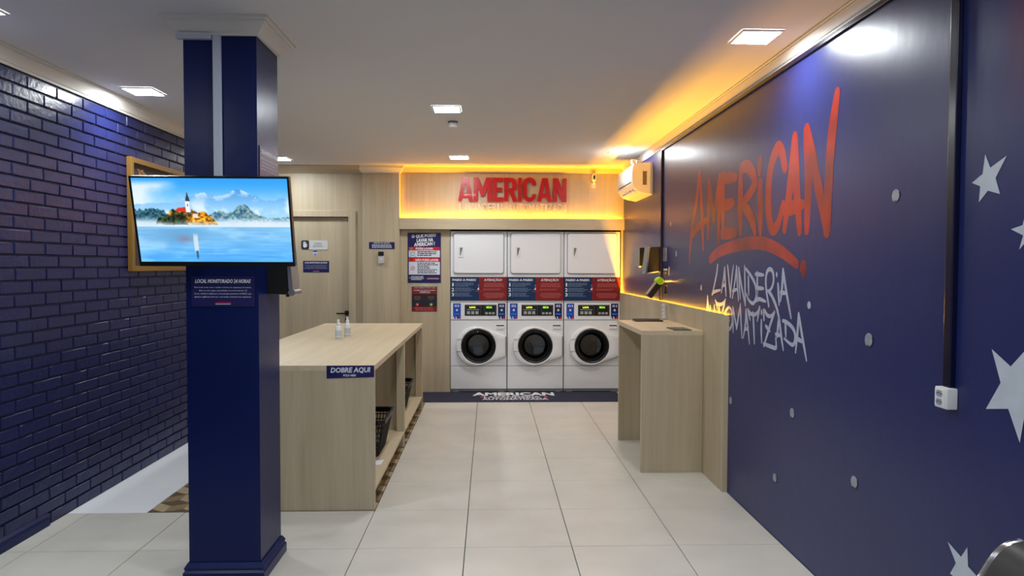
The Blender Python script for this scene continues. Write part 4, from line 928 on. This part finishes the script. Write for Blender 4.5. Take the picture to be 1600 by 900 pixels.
for k in range(2):
    for a in (-0.009, 0, 0.009): fpoly(mb, RIGHT(1.6229), circ(-2.449 + a, 1.092 + k * 0.030 + (0.003 if a == 0 else 0), 0.0024, 8), 0.0, 0.0004)
obj('pin_holes', mb, BLACK_MAT, fc_)

# ================================================================== AIR CONDITIONER
ACW = mat('ac_white', (226, 224, 218), 0.3, coat=0.2)
ac = thing('air_conditioner', (1.56, 7.49, 2.30), 'white split air conditioner high on the right wall', 'air conditioner')
AP = [(1.6645, 2.638), (1.50, 2.622), (1.470, 2.612), (1.456, 2.585), (1.451, 2.53), (1.453, 2.47), (1.463, 2.415), (1.485, 2.372), (1.520, 2.340), (1.56, 2.325), (1.6645, 2.305)]
obj('casing', MB().prism(AP, 'y', 7.085, 7.90), ACW, ac)
obj('end_cover', MB().prism([(1.6645 - (1.6645 - x) * 0.985, 2.46 + (z - 2.46) * 0.985) for x, z in AP], 'y', 7.078, 7.0845), ACW, ac)
off = lambda p, d: (p[0] - d * 0.80, p[1] - d * 0.60)
a_, b_ = (1.457, 2.442), (1.503, 2.358)
vt = obj('air_outlet', MB().prism([off(a_, -0.01), off(b_, -0.01), off(b_, 0.002), off(a_, 0.002)], 'y', 7.16, 7.84), BLACK_MAT, ac)
obj('flap', MB().prism([off((1.503, 2.356), 0.0), off((1.524, 2.334), 0.0), off((1.524, 2.334), 0.012), off((1.500, 2.358), 0.016)], 'y', 7.17, 7.83), WHITE_PLA, ac)
for k in range(5): obj('vane', MB().prism([off((1.470, 2.410), 0.0), off((1.500, 2.362), 0.0), off((1.500, 2.362), 0.010), off((1.478, 2.396), 0.007)], 'y', 7.24 + k * 0.13, 7.28 + k * 0.13), WHITE_PLA, ac)
mb = MB(); fplate(mb, BACK(7.078), 1.560, 1.604, 2.402, 2.542, 0.0, 0.001); sl = obj('rating_label', mb, mat('label_tan', (150, 140, 120), 0.5), ac)
small_print(BACK(7.078), 1.563, 1.601, 2.406, 2.538, 12, 0.0014, INK_BLACK, sl, 0.2, seed=14)
obj('intake_grille', MB().prism([(1.655, 2.6385), (1.503, 2.6235), (1.503, 2.6265), (1.655, 2.6415)], 'y', 7.15, 7.86), BLACK_MAT, ac)  # unseen dark top grille, added to cut light bounced onto the ceiling
obj('bracket', MB().box(1.452, 1.495, 7.09, 7.15, 2.622, 2.662, 0.004).box(1.505, 1.545, 7.10, 7.15, 2.624, 2.655, 0.004), WHITE_PLA, ac)

# ================================================================== TELEVISION
TW, TH = 0.706, 0.412
tv = thing('television', (-1.2515, 3.2175, 1.772), 'flat television showing a misty lake with an island church, on the pillar', 'television', rot=(math.radians(13.4), 0, 0))
a, b = TW / 2, TH / 2
obj('tv_case', MB().box(-a, a, 0.0, 0.030, -b, b, 0.003).box(-a * 0.72, a * 0.72, 0.030, 0.055, -b * 0.85, b * 0.45, 0.006), BLACK_PLA, tv, local=True)
mb = MB()
for x0, x1, z0, z1 in ((-a, -a + 0.0085, -b, b), (a - 0.0085, a, -b, b), (-a + 0.0085, a - 0.0085, b - 0.0085, b), (-a + 0.0085, a - 0.0085, -b, -b + 0.021)): mb.box(x0, x1, -0.004, 0.0, z0, z1)
obj('bezel', mb, BLACK_PLA, tv, local=True)
# the picture on the screen: painted into a fine grid of colours, shown by the screen's own light
NX, NY = 288, 162
u, v = np.meshgrid(np.linspace(0, 1, NX), np.linspace(0, 1, NY))      # v = 0 top
def vnoise(fx, fy, seed, octv=4):
    r = np.random.default_rng(seed); out = np.zeros_like(u); amp = 1.0; tot = 0
    for _ in range(octv):
        gx, gy = int(fx) + 2, int(fy) + 2; g = r.random((gy + 1, gx + 1)); x = u * fx; y = v * fy; xi = x.astype(int); yi = y.astype(int); xf = x - xi; yf = y - yi
        xf = xf * xf * (3 - 2 * xf); yf = yf * yf * (3 - 2 * yf)
        out += amp * ((g[yi, xi] * (1 - xf) + g[yi, xi + 1] * xf) * (1 - yf) + (g[yi + 1, xi] * (1 - xf) + g[yi + 1, xi + 1] * xf) * yf); tot += amp; amp *= 0.5; fx *= 2; fy *= 2
    return out / tot
def smooth(x, a, b): t = np.clip((x - a) / (b - a), 0, 1); return t * t * (3 - 2 * t)
def mixc(img, col, m):
    c = np.array(col, float)
    if c.ndim == 1: c = c[None, None, :]
    return img * (1 - m[..., None]) + c * m[..., None]
img = np.zeros((NY, NX, 3)); HZ = 0.575
sky_t = np.array([52, 158, 240.]); sky_b = np.array([176, 222, 248.])
img[:] = sky_t + (sky_b - sky_t) * smooth(v, 0.0, 0.42)[..., None]
n1 = vnoise(5, 4, 1); n2 = vnoise(14, 10, 2); n3 = vnoise(70, 48, 3, 2)
img = mixc(img, (228, 238, 247), np.clip(smooth(0.34 - u - 0.25 * v + 0.25 * (n1 - 0.5), 0.0, 0.24), 0, 1) * smooth(v, 0.0, 0.1) * 0.9)
ridge = 0.30 - 0.17 * np.exp(-((u - 0.68) / 0.13) ** 2) - 0.12 * np.exp(-((u - 0.42) / 0.12) ** 2) - 0.06 * np.exp(-((u - 0.95) / 0.08) ** 2) + 0.05 * (vnoise(24, 1, 5)[0:1] - 0.5)
mt_ = smooth(v, ridge - 0.006, ridge + 0.006)
img = mixc(img, np.array([84, 156, 220.])[None, None] + np.array([70, 50, 26.])[None, None] * smooth(v, 0.12, 0.42)[..., None], mt_ * 0.9)
snow = mt_ * smooth(n2, 0.52, 0.62) * smooth(v, 0.34, 0.16) * smooth(v, ridge + 0.10, ridge)
img = mixc(img, (214, 232, 246), snow * 0.8)
img = mixc(img, (224, 238, 248), smooth(n1 + 0.6 * n2, 0.74, 1.0) * smooth(v, 0.14, 0.38) * 0.9)
lh = 0.36 + 0.07 * (vnoise(70, 1, 8)[0:1] - 0.5) + 0.10 * smooth(u, 0.12, 0.30)
img = mixc(img, np.array([44, 88, 104.])[None, None] + 120 * (n3[..., None] - 0.5), smooth(v, lh, lh + 0.012) * smooth(0.30 - u, 0, 0.1) * (1 - 0.6 * smooth(v, 0.44, 0.54)))
rh = 0.46 - 0.16 * np.exp(-((u - 0.70) / 0.075) ** 2) - 0.08 * np.exp(-((u - 0.54) / 0.06) ** 2) + 0.04 * (vnoise(70, 1, 9)[0:1] - 0.5)
img = mixc(img, np.array([92, 130, 140.])[None, None] + np.array([210, 180, 110.])[None, None] * (n3[..., None] - 0.5), smooth(v, rh, rh + 0.012) * smooth(u, 0.42, 0.5) * (1 - 0.75 * smooth(v, 0.44, 0.56)) * 0.85)
img = mixc(img, (232, 242, 250), smooth(v, 0.44, 0.545) * (0.55 + 0.4 * n1) * smooth(v, 0.62, 0.575))
isl = 0.582 - 0.23 * np.sqrt(np.clip(1 - ((u - 0.325) / 0.205) ** 2, 0, 1)) * (0.66 + 0.55 * vnoise(34, 1, 11)[0:1])
im_ = smooth(v, isl, isl + 0.012) * (v < HZ - 0.03 + 0.02 * n2) * (np.abs(u - 0.325) < 0.205)
warm = smooth(u + 0.5 * (n2 - 0.5), 0.27, 0.42)
treec = np.array([40, 52, 34.])[None, None] * (1 - warm[..., None]) + np.array([196, 124, 30.])[None, None] * warm[..., None]
img = mixc(img, np.clip(treec * (0.1 + 1.9 * n3[..., None]), 0, 255), im_.astype(float))
def rect(u0, u1, v0, v1, col, k=1.0):
    global img
    img = mixc(img, col, ((u > u0) & (u < u1) & (v > v0) & (v < v1)) * k)
rect(0.330, 0.362, 0.265, 0.40, (238, 240, 244)); rect(0.352, 0.362, 0.265, 0.40, (196, 206, 220)); rect(0.340, 0.347, 0.30, 0.33, (70, 80, 100))
img = mixc(img, (48, 62, 76), ((np.abs(u - 0.346) < (v - 0.155) * 0.135) & (v > 0.155) & (v < 0.27)).astype(float))
img = mixc(img, (206, 60, 44), ((v > 0.345 - 0.1 * (u - 0.275) + 0.9 * np.maximum(0, 0.285 - u)) & (v < 0.392) & (u > 0.262) & (u < 0.330)).astype(float))
rect(0.370, 0.402, 0.415, 0.47, (226, 218, 208)); img = mixc(img, (120, 82, 62), ((np.abs(u - 0.386) < (v - 0.385) * 0.7) & (v > 0.385) & (v < 0.418)).astype(float))
img = mixc(img, (214, 228, 240), np.clip(smooth(v, 0.485, 0.56) * smooth(v, 0.60, 0.575) * (0.15 + 1.1 * n2), 0, 1))
# water
wt = v > HZ
wv = (v - HZ) / (1 - HZ); wcol = np.array([128, 190, 236.]) + (np.array([86, 172, 242.]) - np.array([128, 190, 236.])) * smooth(wv, 0.1, 1)[..., None]
st_ = vnoise(6, 60, 21); wcol = wcol + 40 * (st_[..., None] - 0.5) + np.array([26, 16, 6.]) * smooth(vnoise(4, 5, 22), 0.45, 0.7)[..., None] * 1.4
img = np.where(wt[..., None], wcol, img)
rf = wt * np.exp(-((u - 0.26) / 0.20) ** 2) * smooth(wv, 0.02, 0.1) * smooth(wv, 0.62, 0.25) * (0.3 + 0.7 * st_)
img = mixc(img, (70, 120, 160), rf * 0.55)
img = mixc(img, (150, 110, 120), wt * np.exp(-((u - 0.30) / 0.05) ** 2 - ((wv - 0.35) / 0.1) ** 2) * 0.5)
cw = 0.015 * smooth(wv, 0.95, 0.62) + 0.003
img = mixc(img, (216, 224, 226), wt * smooth(np.abs(u - 0.372 - 0.006 * (st_ - 0.5)), cw, cw * 0.6) * smooth(wv, 0.15, 0.3) * smooth(wv, 0.74, 0.66) * 0.85)
img = mixc(img, (60, 84, 108), wt * smooth(np.abs(u - 0.374), 0.009, 0.005) * smooth(wv, 0.66, 0.70) * smooth(wv, 0.95, 0.85) * 0.9)
img = np.clip(img, 0, 255) / 255.0
rgb = np.where(img <= 0.04045, img / 12.92, ((img + 0.055) / 1.055) ** 2.4)
SX0, SX1, SZ0, SZ1 = -a + 0.0085, a - 0.0085, -b + 0.021, b - 0.0085
vv = [(SX0 + (SX1 - SX0) * i / (NX - 1), -0.0012, SZ1 - (SZ1 - SZ0) * j / (NY - 1)) for j in range(NY) for i in range(NX)]
ff = [(j * NX + i, (j + 1) * NX + i, (j + 1) * NX + i + 1, j * NX + i + 1) for j in range(NY - 1) for i in range(NX - 1)]
scr_m = mat('tv_screen', (4, 4, 5), 0.18)
nt = scr_m.node_tree; at_ = nt.nodes.new('ShaderNodeVertexColor'); at_.layer_name = 'picture'
nt.links.new(at_.outputs[0], nt.nodes['Principled BSDF'].inputs['Emission Color']); nt.nodes['Principled BSDF'].inputs['Emission Strength'].default_value = 0.40
me = bpy.data.meshes.new('screen'); me.from_pydata(vv, [], ff); me.materials.append(scr_m)
ca = me.color_attributes.new('picture', 'FLOAT_COLOR', 'POINT')
ca.data.foreach_set('color', np.concatenate([rgb.reshape(-1, 3), np.ones((NX * NY, 1))], 1).astype(np.float32).ravel())
so2 = bpy.data.objects.new('screen', me); COL.objects.link(so2); so2.parent = tv; so2['label'] = 'lit screen with a lake, island church and blue mountains'
tb_ = thing('television_mount', (-1.25, 3.40, 1.70), 'black steel bracket holding the television off the pillar', 'bracket')
obj('wall_plate', MB().box(-1.305, -1.15, 3.470, 3.4845, 1.68, 1.88, 0.002), BLACK_MAT, tb_)
obj('arm', MB().box(-1.28, -1.22, 3.30, 3.470, 1.75, 1.79, 0.003), BLACK_MAT, tb_)

# dispenser on the pillar's right side
dz = thing('gel_dispenser', (-1.075, 3.69, 1.42), 'black dispenser with silver front on the right side of the pillar', 'dispenser')
obj('dispenser_body', MB().prism([(-1.1395, 1.430), (-1.045, 1.425), (-1.028, 1.440), (-1.040, 1.66), (-1.1395, 1.66)], 'y', 3.615, 3.735), BLACK_MAT, dz)
obj('silver_front', MB().prism([(-1.028, 1.452), (-1.006, 1.448), (-1.024, 1.655), (-1.040, 1.66)], 'y', 3.610, 3.74), STEEL, dz)
obj('push_bar', MB().tube([(-1.014, 3.612, 1.436), (-1.014, 3.738, 1.436)], 0.018, 12), STEEL, dz, smooth=True)
obj('drip_spout', MB().lathe([(0.009, 0.0), (0.009, 0.016), (0.012, 0.018)], (-1.050, 3.67, 1.412), 'z', 12, cap0=True), BLACK_PLA, dz)

# notice board on the brick wall
GOLD = mat('gold_frame', (150, 112, 52), 0.4, metal=0.3)
nbd = thing('notice_board', (XL + 0.02, 5.85, 1.527), 'gold framed dark board on the brick wall behind the television', 'board')
y0, y1, z0, z1, fw, xw = 5.235, 6.46, 1.527, 2.372, 0.040, XL + 0.0055
for a0, a1, b0, b1 in ((y0, y0 + fw, z0, z1), (y1 - fw, y1, z0, z1), (y0 + fw, y1 - fw, z0, z0 + fw), (y0 + fw, y1 - fw, z1 - fw, z1)): obj('frame_bar', MB().box(xw, xw + 0.036, a0, a1, b0, b1, 0.003), GOLD, nbd)
bo = obj('board', MB().box(xw, xw + 0.012, y0 + fw, y1 - fw, z0 + fw, z1 - fw), mat('dark_board', (66, 56, 54), 0.65), nbd)
FL = LEFT(xw + 0.012); mb = MB(); r_ = random.Random(3)
for k in range(14): a_, b_ = 5.37 + r_.random() * 0.09, 2.245 + r_.random() * 0.05; fplate(mb, FL, a_, a_ + 0.03, b_, b_ + 0.012, 0.0, 0.0008 + 0.0002 * k)
obj('emblem', mb, mat('faded_orange', (176, 120, 78), 0.5), bo)

# ================================================================== CEILING LIGHTS AND DETECTOR
def panel_light(x, y, label):
    t = thing('ceiling_light', (x, y, H - 0.012), label, 'ceiling light', 'square ceiling light panels')
    s2, s1 = 0.108, 0.096
    mb = MB(); q = lambda r, z: [(x - r, y - r, z), (x + r, y - r, z), (x + r, y + r, z), (x - r, y + r, z)]
    mb.loops([q(s2, H - 0.0005), q(s2, H - 0.008), q(s1, H - 0.010), q(s1, H - 0.004)]); obj('frame', mb, WHITE_PLA, t)
    mb = MB(); mb.add(q(s1, H - 0.006), [(0, 3, 2, 1)]); obj('diffuser', mb, LAMP_MAT, t)
for x, y, l in ((1.385, 3.625, 'square ceiling light nearest the right wall, above the red graffiti'), (-2.385, 4.93, 'square ceiling light close to the brick wall, left of the pillar'),
                (-0.325, 5.38, 'square ceiling light in the middle of the ceiling, before the detector'), (-0.335, 7.775, 'square ceiling light in front of the lit red sign'),
                (1.357, 7.27, 'square ceiling light beside the air conditioner'), (-2.36, 7.985, 'square ceiling light by the door wall, behind the pillar'),
                (-2.405, 3.345, 'square ceiling light cut by the left edge of the picture')): panel_light(x, y, l)
for x, y, l in ((-0.33, 2.90, 'square ceiling light just above the top edge of the picture'), (1.385, 1.20, 'square ceiling light out of view near the right wall by the chair'),
                (-2.40, 1.00, 'square ceiling light out of view near the brick wall'), (-0.33, 0.40, 'square ceiling light out of view above the camera')): panel_light(x, y, l)
sd = thing('smoke_detector', (-0.303, 5.86, H - 0.05), 'small round white detector on the ceiling', 'detector')
obj('detector_base', MB().lathe([(0.0, -0.0005), (0.042, -0.0005), (0.042, -0.012), (0.036, -0.014)], (-0.303, 5.86, H), 'z', 24), GREY_PLA, sd, smooth=True)
obj('detector_body', MB().lathe([(0.040, -0.014), (0.040, -0.042), (0.032, -0.050), (0.0, -0.050)], (-0.303, 5.86, H), 'z', 24), WHITE_PLA, sd, smooth=True)

# ================================================================== CHAIR at the lower right corner
ch = thing('chair', (1.18, 1.56, 0), 'black chair back with chrome frame in the lower right corner', 'chair')
prof = [(0.97, 0.445), (1.16, 0.49), (1.262, 0.645), (1.328, 0.757), (1.346, 0.787), (1.362, 0.809), (1.382, 0.828), (1.406, 0.840), (1.436, 0.845)]
CY_, CYN = 1.81, 1.30
def offp(pr, d):
    out = []
    for i, p in enumerate(pr):
        q, r2 = pr[max(i - 1, 0)], pr[min(i + 1, len(pr) - 1)]; tx, tz = r2[0] - q[0], r2[1] - q[1]; L_ = math.hypot(tx, tz); out.append((p[0] + tz / L_ * d, p[1] - tx / L_ * d))
    return out
BLK = mat('black_upholstery', (30, 30, 30), 0.45)
pr2 = prof[1:]
obj('backrest', MB().prism(pr2 + offp(pr2, 0.028)[::-1], 'y', CYN + 0.012, CY_ - 0.012), BLK, ch, smooth=True)
obj('seat', MB().box(0.72, 1.12, CYN + 0.012, CY_ - 0.012, 0.420, 0.470, 0.015), BLK, ch)
for y in (CYN, CY_):
    fr = offp(prof, 0.012)
    obj('side_frame', MB().tube([(0.72, y, 0.44)] + [(p[0], y, p[1]) for p in fr], 0.014, 10), CHROME, ch, smooth=True)
    for x, dx in ((0.76, -0.04), (1.10, 0.05)): obj('leg', MB().tube([(x, y, 0.43), (x + dx, y, 0.0)], 0.012, 10), CHROME, ch, smooth=True)
obj('top_rail', MB().tube([(prof[-1][0], CY_ + 0.008, prof[-1][1] - 0.012), (prof[-1][0], CYN - 0.008, prof[-1][1] - 0.012)], 0.012, 10), CHROME, ch, smooth=True)
